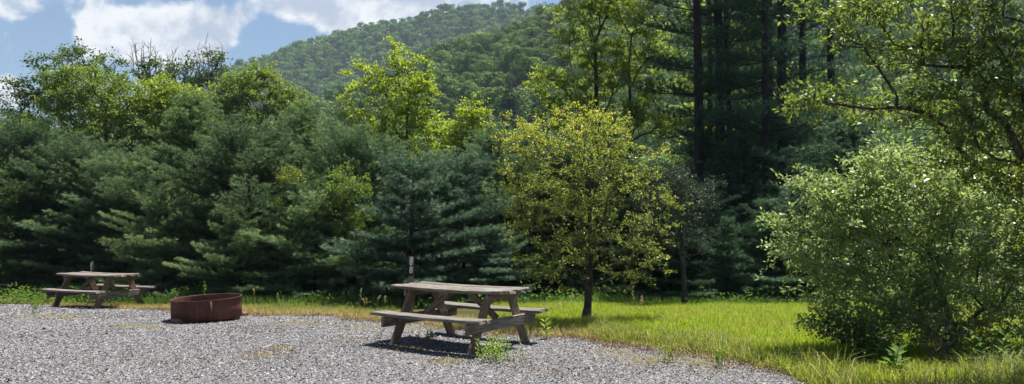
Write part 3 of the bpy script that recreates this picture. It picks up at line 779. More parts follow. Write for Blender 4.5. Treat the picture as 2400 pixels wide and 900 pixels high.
for q, (px, top, Y, lab) in enumerate([(760, 330, 26.5, 'shadowed second row pine behind the layered pine left of the slender maple'), (890, 400, 25.5, 'second row pine hidden behind the slender maple trunk'), (1030, 400, 26, 'second row pine between the two yellow green maples'),
        (1250, 380, 26.5, 'second row pine behind the left half of the yellowing tree'), (1420, 400, 26, 'second row pine behind the right half of the yellowing tree'), (1530, 430, 25, 'second row pine in the dark gap right of the yellowing tree'), (520, 380, 27, 'second row pine in the gap under the dark oak'), (130, 380, 26.5, 'second row pine above the far table, mostly hidden')]):
    put_pine('E', px, top, Y, lab, .7 + q * 1.9, 1.1)
put_pine('D', 1745, 330, 26.5, 'dark pine filling the gap between the tall trunks', 1.1, 1.5)
put_pine('D', 1850, 300, 28, 'dark pine behind the stout tall trunk, above the shadowed pine', 2.7, 1.5)
put_pine('E', 1690, 360, 30, 'dark round pine deep in the stand of tall pines', 2.2, 1.2)
# tall pines
GT = 'tall dark pines at the edge of the field'
def tall(px, Y, wpx, label, seed=None, proto=None, rz=0, H=27):
    x = at(px, 500, Y)[0]; z = float(gz(x, Y)) - .05
    if proto is None:
        t = thing('tall_pine', label, 'pine tree', (x, Y, z), rz, GT)
        tb, cb, n = pine(seed=seed, H=H, Rad=3.1, z0=.09, gap=.78, nb=4, tuft=.16, width=.022, nn=14, twig_gap=.27, shape=.45, droop=.10, base_r=wpx / F * Y * .5, miss=.40, dead_to=3.6, tuft_gap=.16)
        print('tall', n)
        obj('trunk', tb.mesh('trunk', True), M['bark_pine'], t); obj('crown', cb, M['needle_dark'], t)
        return t
    return dup(proto, (x, Y, z), rz, (1, 1, 1), label, GT)
T1 = tall(1640, 27.5, 24, 'leftmost thick trunked tall pine with bare lower branches', 61)
T2 = tall(1692, 29, 27, 'thick tall pine, second trunk from the left in the pine stand', 62)
T3 = tall(1797, 26, 19, 'straight slender tall pine right of the gap in the pine stand', 63)
tall(1716, 30.5, 16, 'tall pine whose trunk almost touches the second thick trunk', proto=T3, rz=1.9)
tall(1832, 29, 26, 'stout tall pine just right of the straight slender one', proto=T2, rz=2.8)
tall(1662, 34, 12, 'thin tall pine seen just behind the leftmost thick trunk', proto=T3, rz=4.1)
tall(1885, 32, 20, 'tall pine partly veiled by the tips of the overhanging boughs', proto=T1, rz=2.2)
tall(1960, 34, 20, 'rightmost tall pine of the stand, behind the overhanging boughs', proto=T2, rz=5.2)
tall(1815, 36, 14, 'farthest tall pine, thin trunk in the deep shade of the stand', proto=T3, rz=.8)

# ------------------------------------------------------------------ right foreground: shrub and overhanging tree
place_tree('big_shrub', 'large glossy leaved shrub with arching stems at the edge of the gravel', 'shrub', 2240, 9.8,
           [(2000, 520, 130, 90), (2150, 490, 170, 100), (2290, 540, 160, 130), (1950, 600, 95, 75), (2080, 640, 150, 110), (2250, 690, 180, 120), (2120, 425, 110, 50),
            (2380, 640, 120, 150), (1865, 530, 50, 28), (1925, 450, 55, 35), (2060, 395, 50, 30), (1900, 600, 60, 40), (2050, 740, 130, 60), (1960, 690, 70, 45), (2330, 790, 120, 70), (2440, 480, 120, 110),
            (2130, 790, 120, 55, -.2), (2240, 830, 110, 50, -.3), (2370, 850, 120, 70, -.3), (2470, 780, 110, 110), (2200, 760, 140, 80, -.2), (1905, 700, 40, 20), (1980, 470, 60, 50), (2210, 400, 60, 35), (2330, 430, 90, 60), (2150, 860, 90, 35, -.4), (2300, 880, 110, 40, -.5), (2060, 830, 70, 35, -.3), (2440, 600, 90, 120), (1840, 535, 45, 14, -.1), (1890, 465, 50, 16, 0), (1945, 415, 45, 18, .1), (1870, 610, 45, 15, -.1), (1905, 655, 45, 16, -.2), (2110, 375, 40, 16, .1), (1900, 745, 50, 16, -.3), (2330, 870, 80, 45, -.7), (2430, 880, 70, 60, -.6), (2230, 850, 60, 30, -.6)], 'leaf_shrub', 'bark', depth=.75,
           seed=71, base_r=.05, nclus=720, nleaf=54000, leaf=.060, path_w=.55, trunk_h=1.0, tip_r=.0025, spread=.34, flat=.85, twigs=4, shell=.34, aspect=.44, along=.45, lean=(-.2, 0), fuzz=.085)
place_tree('low_shrub', 'low dark leaved spray of branches in the grass below the big shrub', 'shrub', 2010, 9.0,
           [(1930, 770, 55, 25), (1990, 760, 50, 25), (2050, 790, 60, 30), (1900, 755, 25, 14), (2000, 800, 40, 20)], 'leaf_dark', 'bark_grey',
           seed=72, base_r=.02, nclus=70, nleaf=2600, leaf=.05, path_w=.4, trunk_h=.3, tip_r=.0028, spread=.15, flat=.7, twigs=3, shell=.4, aspect=.45, along=.4)
place_tree('overhanging_tree', 'glossy leaved tree reaching in from the right above the shrub', 'tree', 2560, 7.6,
           [(2300, 230, 130, 120, -.3), (2180, 260, 110, 60, .2), (2050, 250, 110, 45, .3), (1930, 225, 85, 40, .3), (1880, 240, 50, 25, .2), (2010, 30, 110, 40, .1), (1930, 20, 60, 25, .2), (2110, 120, 110, 45, 0),
            (1980, 95, 70, 22, .1), (2240, 110, 120, 60, -.2), (2380, 120, 100, 110, -.4), (2350, 350, 110, 70, -.2), (2250, 20, 140, 50, -.2), (2480, 250, 120, 180, -.3), (2400, -80, 200, 100, 0), (2230, 340, 80, 50, .2), (2420, 430, 110, 60), (2340, 420, 90, 45, .2), (2180, 400, 60, 25, .3), (2450, 520, 90, 70, .2)],
           'leaf_over', 'bark', depth=.6, seed=73, base_r=.10, nclus=520, nleaf=17000, leaf=.060, path_w=.30, trunk_h=3.2, tip_r=.0035, spread=.24, flat=.5, twigs=3, shell=.45, aspect=.48, along=.5, up=.6, fuzz=.12)
def dead_twigs():
    rng = R(90); x, y = 5.2, 8.7; b = Buf()
    t = thing('dead_brush', 'tangle of bare grey dead branches at the foot of the big shrub', 'brush', (x, y, float(gz(x, y))))
    for k in range(15):
        a = np.array([rng.uniform(-.7, .9), rng.uniform(-.25, .5), 0]); d = nrm(np.array([rng.normal() * .7, rng.normal() * .4, rng.uniform(.4, 1.1)])); L = rng.uniform(.35, .95)
        P = [a + d * L * s + rng.normal(size=3) * .03 * (s > 0) for s in np.linspace(0, 1, 5)]
        sweep(b, P, np.linspace(rng.uniform(.006, .016), .003, 5), 5)
        for q in range(3):
            i = rng.integers(1, 4); e = P[i] + nrm(d + rng.normal(size=3) * .7) * rng.uniform(.1, .3); tubes(b, [P[i]], [e], .004, .002, 4)
    obj('branches', b, M['bark_grey'], t)
dead_twigs()

# ------------------------------------------------------------------ picnic tables
def board(name, L, w, t, m, parent, loc, rot, shear=0., seed=0, bend=0., chop=.0):
    """a timber along local X, slightly worn"""
    import bmesh
    rng = R(seed + 1000); n = 14; bm = bmesh.new()
    e = .006; prof = [(-w / 2 + e, -t / 2), (w / 2 - e, -t / 2), (w / 2, -t / 2 + e), (w / 2, t / 2 - e), (w / 2 - e, t / 2), (-w / 2 + e, t / 2), (-w / 2, t / 2 - e), (-w / 2, -t / 2 + e)]
    rings = []
    for i in range(n + 1):
        s = i / n; x = (s - .5) * L; ring = []
        dz = bend * (4 * (s - .5) ** 2) + rng.normal() * .0012; dy = rng.normal() * .0012
        for (y, z) in prof:
            xx = x + y * shear + (rng.normal() * .006 if i in (0, n) else 0) * (1 if chop else .3)
            ring.append(bm.verts.new((xx, y + dy, z + dz + rng.normal() * .0006)))
        rings.append(ring)
    for i in range(n):
        for k in range(8): bm.faces.new((rings[i][k], rings[i][(k + 1) % 8], rings[i + 1][(k + 1) % 8], rings[i + 1][k]))
    bm.faces.new(list(reversed(rings[0]))); bm.faces.new(rings[-1])
    bmesh.ops.recalc_face_normals(bm, faces=bm.faces)
    me = bpy.data.meshes.new(name); bm.to_mesh(me); bm.free()
    o = obj(name, me, m, parent); o.matrix_local = Matrix.Translation(loc) @ rot.to_4x4()
    return o

def planks(name, L, widths, t, m, parent, loc, seed, bend, gap=.008, jag=.02):
    """several planks side by side in one mesh"""
    import bmesh
    rng = R(seed); W = sum(widths) + gap * (len(widths) - 1); bm = bmesh.new(); y0 = -W / 2; n = 16
    for w in widths:
        l0 = -L / 2 + rng.uniform(-jag, jag); l1 = L / 2 + rng.uniform(-jag, jag); lift = rng.normal() * .003; e = .006; yc = y0 + w / 2
        tw = rng.normal() * .006; cup = rng.normal() * .004; bd = bend * rng.uniform(.7, 1.3)
        prof = [(-w / 2 + e, -t / 2), (w / 2 - e, -t / 2), (w / 2, -t / 2 + e), (w / 2, t / 2 - e), (w / 2 - e, t / 2), (0, t / 2 + cup), (-w / 2 + e, t / 2), (-w / 2, t / 2 - e), (-w / 2, -t / 2 + e)]
        rings = []
        for i in range(n + 1):
            s = i / n; x = l0 + (l1 - l0) * s; ring = []
            for (y, z) in prof:
                zz = z + lift + bd * (4 * (s - .5) ** 2) + tw * (s - .5) * y / w + rng.normal() * .0006
                ring.append(bm.verts.new((x + (rng.normal() * .008 if i in (0, n) else 0), yc + y + rng.normal() * .0012, zz)))
            rings.append(ring)
        k9 = len(prof)
        for i in range(n):
            for k in range(k9): bm.faces.new((rings[i][k], rings[i][(k + 1) % k9], rings[i + 1][(k + 1) % k9], rings[i + 1][k]))
        bm.faces.new(list(reversed(rings[0]))); bm.faces.new(rings[-1]); y0 += w + gap
    bmesh.ops.recalc_face_normals(bm, faces=bm.faces)
    me = bpy.data.meshes.new(name); bm.to_mesh(me); bm.free()
    o = obj(name, me, m, parent); o.location = loc
    return o

def axes_rot(xdir, zdir):
    X = Vector(xdir).normalized(); Z = Vector(zdir); Z = (Z - X * Z.dot(X)).normalized(); Y = Z.cross(X)
    return Matrix((X, Y, Z)).transposed()

def make_table(label, loc, rz, group):
    t = thing('picnic_table', label, 'picnic table', loc, rz, group)
    Ht = .78; tk = .042
    planks('tabletop', 1.84, [.142] * 5, tk, M['table'], t, (0, 0, Ht - tk / 2 - .004), 3, .019)
    for s, sd in ((-1, 4), (1, 5)):
        planks('seat', 1.80, [.135, .135], tk, M['table'], t, (0, s * .685, .455 - tk / 2), sd, .012)
    fx = .64
    for sx in (-1, 1):
        for sy in (-1, 1):
            a = Vector((sx * fx, sy * .64, 0)); b = Vector((sx * fx, sy * .235, Ht - tk - .004)); d = b - a
            # broad face in the frame plane, ends cut level
            rot = axes_rot(d, (1, 0, 0)); yl = rot @ Vector((0, 1, 0)); sh = -yl.z / d.normalized().z
            board('leg', d.length, .145, .042, M['leg'], t, (a + b) / 2, rot, shear=sh, seed=sx * 3 + sy + 10)
        xb = sx * (fx + .045)
        board('crossbeam', 1.60, .135, .04, M['table'], t, (xb, 0, .455 - tk - .07), axes_rot((0, 1, 0), (1, 0, 0)), seed=20 + sx)
        board('cleat', .70, .085, .04, M['leg'], t, (xb, 0, Ht - tk - .046), axes_rot((0, 1, 0), (1, 0, 0)), seed=30 + sx)
        a = Vector((sx * (fx - .04), 0, .40)); b = Vector((sx * .17, 0, Ht - tk - .04)); d = b - a
        board('brace', d.length, .085, .04, M['leg'], t, (a + b) / 2, axes_rot(d, (0, 1, 0)), seed=40 + sx)
    board('cleat', .68, .085, .04, M['leg'], t, (0, 0, Ht - tk - .024), axes_rot((0, 1, 0), (0, 0, 1)), seed=50)
    return t
GTb = 'wooden picnic tables of the campsite'
T88 = make_table('weathered wooden picnic table standing on gravel in front of post 88', (-.70, 10.50, float(gz(-.7, 10.5)) - .005), math.radians(-33), GTb)
x87, y87 = at(231, 700, 17.9)[0], 17.9
T87 = dup(T88, (x87, y87, float(gz(x87, y87)) - .01), math.radians(-22), 1, 'smaller looking wooden picnic table by post 87, at the grass edge', GTb)

# ------------------------------------------------------------------ marker posts
def box(b, x0, x1, y0, y1, z0, z1):
    V = [(x0, y0, z0), (x1, y0, z0), (x1, y1, z0), (x0, y1, z0), (x0, y0, z1), (x1, y0, z1), (x1, y1, z1), (x0, y1, z1)]
    b.add(V, [(0, 3, 2, 1), (4, 5, 6, 7), (0, 1, 5, 4), (1, 2, 6, 5), (2, 3, 7, 6), (3, 0, 4, 7)])
def chamfer_post(w, d, h):
    import bmesh
    bm = bmesh.new(); bmesh.ops.create_cube(bm, size=1); bmesh.ops.scale(bm, vec=(w, d, h), verts=bm.verts); bmesh.ops.translate(bm, vec=(0, 0, h / 2), verts=bm.verts)
    bmesh.ops.bevel(bm, geom=bm.edges[:], offset=.006, segments=2, affect='EDGES')
    me = bpy.data.meshes.new('post'); bm.to_mesh(me); bm.free(); return me
def marker(num, px, py, toppx, label, rz):
    x, y = hit(px, py); z = float(gz(x, y)); h = at(px, toppx, y)[2] - z; w = .078
    t = thing('marker_post', label, 'marker post', (x, y, z), rz, 'numbered campsite marker posts')
    p = obj('post', chamfer_post(w, .06, h + .3), M['post'], t); p.location = (0, 0, -.3)
    b = Buf(); box(b, -w * .46, w * .46, -.036, -.029, h - .32, h - .008); obj('number_plate', b, M['plate'], t)
    for k, chx in enumerate(num):
        cu = bpy.data.curves.new('number', 'FONT'); cu.body = chx; cu.size = .155; cu.align_x = 'CENTER'; cu.extrude = .0015; cu.offset = .0032
        tmp = bpy.data.objects.new('number', cu); COL.objects.link(tmp); bpy.context.view_layer.update()
        me = bpy.data.meshes.new_from_object(tmp.evaluated_get(bpy.context.evaluated_depsgraph_get())); bpy.data.objects.remove(tmp)
        me.materials.clear()
        n = obj('number', me, M['white'], t); n.rotation_euler = (math.pi / 2, 0, 0); n.scale = (.70, 1.0, 1); n.location = (0, -.0385, h - .135 - k * .132)
    return t
marker('88', 963, 758, 602, 'brown marker post with white number 88 behind the near table', math.radians(4))
marker('87', 214, 712, 613, 'brown marker post with white number 87 behind the far table', math.radians(2))

# ------------------------------------------------------------------ fire ring
def fire_ring():
    Y = 13.5; x = at(486, 700, Y)[0]; z = float(gz(x, Y)); r = 77 / F * Y; h = .345
    t = thing('fire_ring', 'rusty steel fire ring propped on flat stones on the gravel', 'fire ring', (x, Y, z + .055))
    t.rotation_euler = (math.radians(1.0), math.radians(-2.1), 0)
    n = 72; a = np.arange(n) * 2 * np.pi / n; rng = R(8)
    prof = [(r, 0), (r + .002, h * .5), (r, h - .012), (r + .008, h - .008), (r + .008, h), (r - .006, h), (r - .008, h - .01), (r - .010, h * .5), (r - .010, 0)]
    V = np.stack([np.stack([pr * np.cos(a) * (1 + .006 * np.sin(2 * a)), pr * np.sin(a), np.full(n, pz)], 1) for pr, pz in prof])
    b = Buf(); i = np.arange(n); j = (i + 1) % n; k = len(prof)
    b.add(V, np.concatenate([np.stack([q * n + i, q * n + j, ((q + 1) % k) * n + j, ((q + 1) % k) * n + i], 1) for q in range(k)]))
    obj('steel_band', b.mesh('steel_band', True), M['rust'], t)
    # welded seam plate
    aa = math.radians(-62); b2 = Buf(); rr = r + .003
    c, s = math.cos(aa), math.sin(aa); w = .02
    pts = [(-w, 0, .004), (w, 0, .004), (w, 0, h - .02), (-w, 0, h - .02)]
    V1 = [(c * (rr + d) - s * q[0], s * (rr + d) + c * q[0], q[2]) for d in (0, .007) for q in pts]
    b2.add(V1, [(0, 3, 2, 1), (4, 5, 6, 7), (0, 1, 5, 4), (1, 2, 6, 5), (2, 3, 7, 6), (3, 0, 4, 7)])
    obj('seam', b2, M['rust'], t)
    ash = Buf(); an = np.arange(24) * 2 * np.pi / 24; ash.add(np.concatenate([[[0, 0, .05]], np.stack([np.cos(an) * (r - .02), np.sin(an) * (r - .02), np.full(24, .02)], 1)]), [(0, 1 + q, 1 + (q + 1) % 24) for q in range(24)])
    obj('ash_bed', ash, solid('ash', (.12, .11, .10), 1), t)
    return x, Y, r
fx_, fy_, fr_ = fire_ring()
def flat_stone(label, px, py, w, d, h, rz, seed, dy=0):
    import bmesh
    x, y = hit(px, py); y += dy; rng = R(seed); bm = bmesh.new(); bmesh.ops.create_cube(bm, size=1)
    bmesh.ops.subdivide_edges(bm, edges=bm.edges[:], cuts=3, use_grid_fill=True)
    for v in bm.verts:
        p = np.array(v.co); q = p / max(np.abs(p).max(), 1e-6) * .5; sph = p / np.linalg.norm(p) * .62; p = p * .55 + sph * .45 + rng.normal(size=3) * .028
        v.co = (p[0] * w, p[1] * d, p[2] * h)
    me = bpy.data.meshes.new('flat_stone'); bm.to_mesh(me); bm.free()
    o = obj('flat_stone', me, M['stone_red']); o.location = (x, y, float(gz(x, y)) + h * .35); o.rotation_euler = (.05, .06, rz)
    return tag(o, label, 'stone', 'flat stones propping up the fire ring')
flat_stone('larger reddish flat stone under the left front of the fire ring', 425, 759, .40, .26, .10, .2, 1, .12)
flat_stone('reddish flat stone under the right front of the fire ring', 531, 752, .30, .22, .10, -.1, 2, .12)
flat_stone('small dark stone showing between the two larger stones under the fire ring', 448, 758, .16, .14, .06, .6, 3, .1)
flat_stone('brown stone poking out at the right edge of the fire ring', 563, 742, .20, .16, .09, .3, 4, .1)

# ------------------------------------------------------------------ grass and weeds
def blades(name, label, X, Y, H, m, seed, width=.006, lean=.35, cat='grass'):
    rng = R(seed); n = len(X)
    a = rng.uniform(0, 6.283, n); D = np.stack([np.cos(a), np.sin(a), np.zeros(n)], 1); b0 = np.stack([X, Y, gz(X, Y) - .005], 1)
    sd = np.stack([-np.sin(a + rng.normal(size=n)), np.cos(a), np.zeros(n)], 1) * width * .5 * rng.uniform(.7, 1.5, (n, 1))
    l = np.abs(rng.normal(size=(n, 1))) * lean; h = H[:, None]
    mid = b0 + D * l * h * .35 + np.array([0, 0, 1]) * h * .6; tip = b0 + D * l * h + np.array([0, 0, 1]) * h * (1 - .25 * np.minimum(l, 1.5))
    V = np.stack([b0 - sd, b0 + sd, mid + sd * .75, tip, mid - sd * .75], 1)
    b = Buf(); i = np.arange(n)[:, None] * 5
    r = rng.random(n); b.add(V, i + np.array([[0, 1, 2, 4]]), r)
    b.f.append((i + np.array([[4, 2, 3]])).astype(np.int32)); b.r.append(r.astype(np.float32))
    return tag(obj(name, b, M[m]), label, cat, kind='stuff')
rng = R(99)
def scatter(n, x0, x1, y0, y1, cond):
    X = rng.uniform(x0, x1, n); Y = rng.uniform(y0, y1, n); k = cond(X, Y); return X[k], Y[k]
def noise2(x, y, s): return np.sin(x * s + 1.3 * np.sin(y * s * .7)) * np.sin(y * s * 1.1 + 1.7 * np.sin(x * s * .6 + 2)) 
# bright field at right
X, Y = scatter(330000, -.6, 9.5, 8, 19.5, lambda x, y: (y > edge_y(x) + .30 + .25 * noise2(x, y, 3) + np.abs(rng.normal(size=len(x))) * .35) & (x > -.5 + .0 * y) & (np.abs(x) < y * .72))
H = (.05 + .09 * np.clip((Y - edge_y(X) - .2) / 1.5, 0, 1) + .025 * noise2(X, Y, 2.5) + .015 * noise2(X, Y, 6.5)) * rng.uniform(.6, 1.3, len(X))
blades('field_grass', 'bright yellow green grass of the small field right of the table', X, Y, H, 'grass', 1, .006, .75)
# verge along the gravel
def verge_cond(x, y):
    d = y - edge_y(x); return (d > -.02 + .18 * noise2(x, y, 3.3) + np.abs(rng.normal(size=len(x))) * .16 - (rng.random(len(x)) < .02) * .6) & (d < 1.5 + .5 * noise2(x, y, 1.2)) & (np.abs(x) < y * .72)
X, Y = scatter(420000, -15, 7, 6.5, 22.5, verge_cond)
k = rng.random(len(X)) < np.where(X > 0, .8, .75); X, Y = X[k], Y[k]
H = (.04 + .09 * np.clip((Y - edge_y(X)) / 1.0, 0, 1)) * rng.uniform(.5, 1.5, len(X)) * (1 + .35 * noise2(X, Y, 2.2))
blades('verge_grass', 'rough green grass along the edge of the gravel', X, Y, H, 'grass_green', 2, .006, .6)
# dry straw at the very edge
X, Y = scatter(260000, -15, 7, 6, 21, lambda x, y: (np.abs(y - edge_y(x) - .22) < .42 + .22 * np.clip(noise2(x, y, 3.1), -.6, 1)) & (np.abs(x) < y * .72))
k = rng.random(len(X)) < np.where((X > -5.5) & (X < .8), 1, .6); X, Y = X[k], Y[k]
blades('dry_grass', 'short straw coloured dead grass where gravel meets the verge', X, Y, rng.uniform(.03, .15, len(X)), 'grass_dry', 3, .006, 1.0)
X, Y = scatter(150000, -11, 1.2, 10, 21, lambda x, y: (y - edge_y(x) > -.05) & (y - edge_y(x) < 1.3 + .4 * noise2(x, y, 1.9)) & (noise2(x, y, 2.7) > -.55) & (np.abs(x) < y * .72))
blades('straw_grass', 'yellowed dry grass along the far side of the gravel behind the fire ring', X, Y, rng.uniform(.05, .17, len(X)), 'grass_dry', 7, .006, .8)
# long pale verge grass under the shrub and along the field edge
X, Y = scatter(60000, 1.2, 7.5, 6.5, 12.5, lambda x, y: (y - edge_y(x) > .15) & (y - edge_y(x) < 1.5 + .6 * noise2(x, y, 1.5)) & (np.abs(x) < y * .72) & (noise2(x, y, 3.7) > -.35))
blades('long_verge_grass', 'long pale arching grass between the gravel and the big shrub', X, Y, rng.uniform(.10, .27, len(X)) * (1 + .4 * noise2(X, Y, 3.7)) * np.where(X > 3.2, 1.35, 1), 'grass_green', 6, .0065, 1.1)
# brown litter where the gravel ends
def litter():
    rg = R(31); n = 26000
    X = rg.uniform(-14, 7, n); Y = edge_y(X) - .10 + rg.normal(size=n) * .22
    k = (np.abs(X) < Y * .72) & (noise2(X, Y, 2.3) > -.45); X, Y = X[k], Y[k]
    xs, ys = [X], [Y]
    for px, py, r in [(610, 835, .5), (660, 820, .4), (300, 745, .5), (560, 770, .7), (1040, 850, .4), (960, 820, .4), (1200, 850, .5), (1350, 880, .5), (820, 800, .6), (420, 850, .5), (1540, 860, .6), (1700, 870, .5)]:
        cx, cy = hit(px, py); m = int(420 * r); xs.append(cx + rg.normal(size=m) * r * .6); ys.append(cy + rg.normal(size=m) * r * .45)
    X, Y = np.concatenate(xs), np.concatenate(ys); b = Buf()
    leaves(b, np.stack([X, Y, gz(X, Y) + rg.uniform(.012, .03, len(X))], 1), .030, rg, 1.6, .5)
    m = leaf_mat('dry_brown_litter', [(0, (.06, .038, .022)), (.6, (.15, .095, .05)), (1, (.28, .20, .11))], (.2, .12, .05), .15, .7, .2)
    tag(obj('leaf_litter', b, m), 'brown dry leaf litter strewn on the gravel and along its edge', 'leaf litter', kind='stuff')
litter()
# patches of dry tufts in the gravel
PT = [(300, 765, .25), (355, 770, .22), (610, 835, .18), (90, 742, .4), (135, 745, .45), (660, 820, .15), (960, 815, .35), (1040, 850, .3), (1000, 770, .5), (700, 760, .5), (1500, 850, .35), (1560, 845, .3), (1640, 852, .3), (860, 770, .4), (1680, 860, .3), (1440, 830, .35)]
xs_, ys_ = [], []
for px, py, r in PT:
    cx, cy = hit(px, py); n = int(900 * r); xs_.append(cx + rng.normal(size=n) * r * .5); ys_.append(cy + rng.normal(size=n) * r * .42)
X, Y = np.concatenate(xs_), np.concatenate(ys_)
blades('straw_litter', 'flattened straw tufts scattered on the gravel', X, Y, rng.uniform(.015, .07, len(X)), 'grass_dry', 4, .006, 1.6)
# dark long grass at the foot of the wood
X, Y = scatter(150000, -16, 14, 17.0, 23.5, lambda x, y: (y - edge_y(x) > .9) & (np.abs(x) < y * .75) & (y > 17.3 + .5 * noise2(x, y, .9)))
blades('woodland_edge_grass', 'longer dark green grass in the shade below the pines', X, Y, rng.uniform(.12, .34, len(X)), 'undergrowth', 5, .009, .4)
# leafy undergrowth below the pines
def undergrowth():
    rg = R(17); n = 30000
    X = rg.uniform(-13, 11, n); Y = 19.3 + rg.normal(size=n) * 1.0 - .7 * np.exp(-((X - 0.5) / 3) ** 2)
    k = (Y > 16.4) & (np.abs(X) < Y * .75) & (noise2(X, Y, 1.1) > -.35) & ((X > -5.5) | (Y > 18.8)); X, Y = X[k], Y[k]
    Z = rg.random(len(X)) ** 1.3 * (.35 + .22 * noise2(X, Y, 1.7))
    b = Buf(); leaves(b, np.stack([X, Y, gz(X, Y) + np.maximum(Z, .02)], 1), .085, rg, .9, .5)
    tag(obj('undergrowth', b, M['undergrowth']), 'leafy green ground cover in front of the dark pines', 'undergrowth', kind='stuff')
undergrowth()

def weed(name, label, px, py, h, kind, seed, cat='weed', leaf=.06, n=1, spread=.06, m='weed', group=None):
    x, y = hit(px, py); rg = R(seed); z = float(gz(x, y)); t = thing(name, label, cat, (x, y, z), 0, group)
    sb, lb = Buf(), Buf()
    for s in range(n):
        a = rg.uniform(0, 6.28); d0 = np.array([rg.normal() * spread, rg.normal() * spread, 0]); ln = np.array([math.cos(a), math.sin(a), 0]) * rg.uniform(.05, .35 if n > 1 else .08)
        hh = h * rg.uniform(.6, 1.1) if n > 1 else h
        tt = np.linspace(0, 1, 6)[:, None]; P = d0 + ln * hh * tt ** 1.6 + np.array([0, 0, hh]) * tt
        sweep(sb, P, np.linspace(.004, .0018, 6) * (1.3 if n == 1 else .8), 5)
        if kind == 'leafy':
            k = 14 if n == 1 else 10
            for q in range(k):
                f = .2 + .8 * q / k; p = np.array([np.interp(f, tt[:, 0], P[:, c]) for c in range(3)]); aa = q * 2.4 + rg.normal() * .3
                d = nrm(np.array([math.cos(aa), math.sin(aa), .55 + .4 * f])); L = leaf * (1.25 - .45 * f) * rg.uniform(.8, 1.2)
                sd = nrm(np.cross(d, [0, 0, 1.])) * L * .16; nn = np.cross(sd, d); nn = nrm(nn) * L * .06
                lb.add([p, p + d * L * .45 + sd + nn, p + d * L - np.array([0, 0, L * .18]), p + d * L * .45 - sd + nn], [(0, 1, 2, 3)], [rg.random()])
        elif kind == 'spike':
            k = 46; f = rg.uniform(.35, 1, k); p = np.stack([np.interp(f, tt[:, 0], P[:, c]) for c in range(3)], 1); leaves(lb, p, leaf * .6, rg, .5, .4, dirs=nrm(rg.normal(size=(k, 3)) + np.array([0, 0, .8])), along=.7)
        elif kind == 'seed':
            k = 40; f = rg.uniform(.72, 1, k); p = np.stack([np.interp(f, tt[:, 0], P[:, c]) for c in range(3)], 1) + rg.normal(size=(k, 3)) * .006; leaves(lb, p, .03, rg, .8, .3, dirs=np.repeat(np.array([[0, 0, 1.]]), k, 0), along=.8)
    obj('stem', sb, M['seed' if kind == 'seed' else m], t); obj('seed_head' if kind == 'seed' else 'foliage', lb, M['seed' if kind == 'seed' else m], t)
    return t
weed('milkweed_plant', 'bright green young plant with pointed leaves right of the near table', 1272, 797, .28, 'leafy', 1, leaf=.12, m='weed')
weed('weed_clump', 'bushy green weed clump in the gravel at the near corner leg of near table', 1158, 846, .30, 'leafy', 2, leaf=.05, n=34, spread=.12, m='weed')
weed('weed_clump', 'thin green weeds under the middle of the near table', 1000, 800, .16, 'leafy', 3, leaf=.045, n=10, spread=.05)
weed('weed_clump', 'small weeds at the left front leg of the near table', 935, 800, .16, 'leafy', 23, leaf=.045, n=4, spread=.05)
weed('weed_clump', 'tall leafy weed against the right end of the far table', 322, 715, .55, 'leafy', 4, leaf=.10, n=4, spread=.06)
weed('weed_clump', 'leafy green weeds growing under the far table', 195, 716, .34, 'leafy', 5, leaf=.08, n=30, spread=.42)
weed('weed_clump', 'leafy green weeds just right of the far table legs', 275, 714, .32, 'leafy', 6, leaf=.08, n=26, spread=.40)
weed('weed_clump', 'feathery light green weed at the gravel edge left of the far table', 82, 735, .34, 'spike', 7, leaf=.05, n=8, spread=.08)
weed('mullein_stalk', 'tall pale green flower spike standing right behind the fire ring', 494, 742, .62, 'spike', 8, leaf=.075, m='weed')
weed('weed_clump', 'slender leafy weed stems at the right rear leg of near table', 1238, 800, .42, 'spike', 9, leaf=.05, n=3, spread=.05)
weed('broadleaf_plant', 'plant with long broad leaves in the grass below the big shrub', 2105, 880, .28, 'leafy', 10, leaf=.21, m='undergrowth')
weed('weed_clump', 'thin weeds growing from the gravel at the edge of the bright field', 1560, 850, .22, 'spike', 11, leaf=.035, n=9, spread=.05)
weed('weed_clump', 'wispy weeds in the gravel right of the near table', 1690, 862, .24, 'spike', 12, leaf=.035, n=10, spread=.05)
weed('weed_clump', 'tall tan weed stems in front of the middle of the big shrub', 2200, 848, .62, 'spike', 61, leaf=.05, n=9, spread=.10, m='seed')
weed('weed_clump', 'dark leafy weeds in the grass beside the long leaved plant', 2040, 862, .34, 'leafy', 62, leaf=.09, n=12, spread=.12, m='undergrowth')
weed('weed_clump', 'rank green weeds at the lower right corner under the big shrub', 2330, 868, .46, 'leafy', 63, leaf=.10, n=20, spread=.22, m='undergrowth')
weed('weed_clump', 'tan and green weed stems at the right edge below the dead branches', 2290, 842, .60, 'spike', 64, leaf=.05, n=10, spread=.14, m='seed')
GS = 'tall seeding grass stalks along the verge'
for q, (px, py, h, lab) in enumerate([(345, 712, .72, 'tall dry grass stalk just right of the far table'), (372, 712, .62, 'second dry grass stalk between far table and fire ring'), (1330, 745, .42, 'pale grass stalks left of the yellowing tree trunk'),
        (1395, 742, .36, 'grass stalk just right of the yellowing tree trunk'), (840, 742, .48, 'grass stalk in the verge left of marker post 88'), (868, 745, .40, 'reddish grass stalk close to the left end of near table'),
        (890, 742, .36, 'grass stalk left of the front left table leg'), (600, 725, .44, 'grass stalk in the verge right of the fire ring'), (640, 728, .34, 'short seeding grass stalk farther right of the fire ring'), (1500, 745, .40, 'arching seed stalks at the back of the bright field')]):
    weed('grass_stalk', lab, px, py, h, 'seed', 40 + q, 'grass stalk', n=3 if q in (2, 5, 9) else 1, spread=.07, m='seed', group=GS)

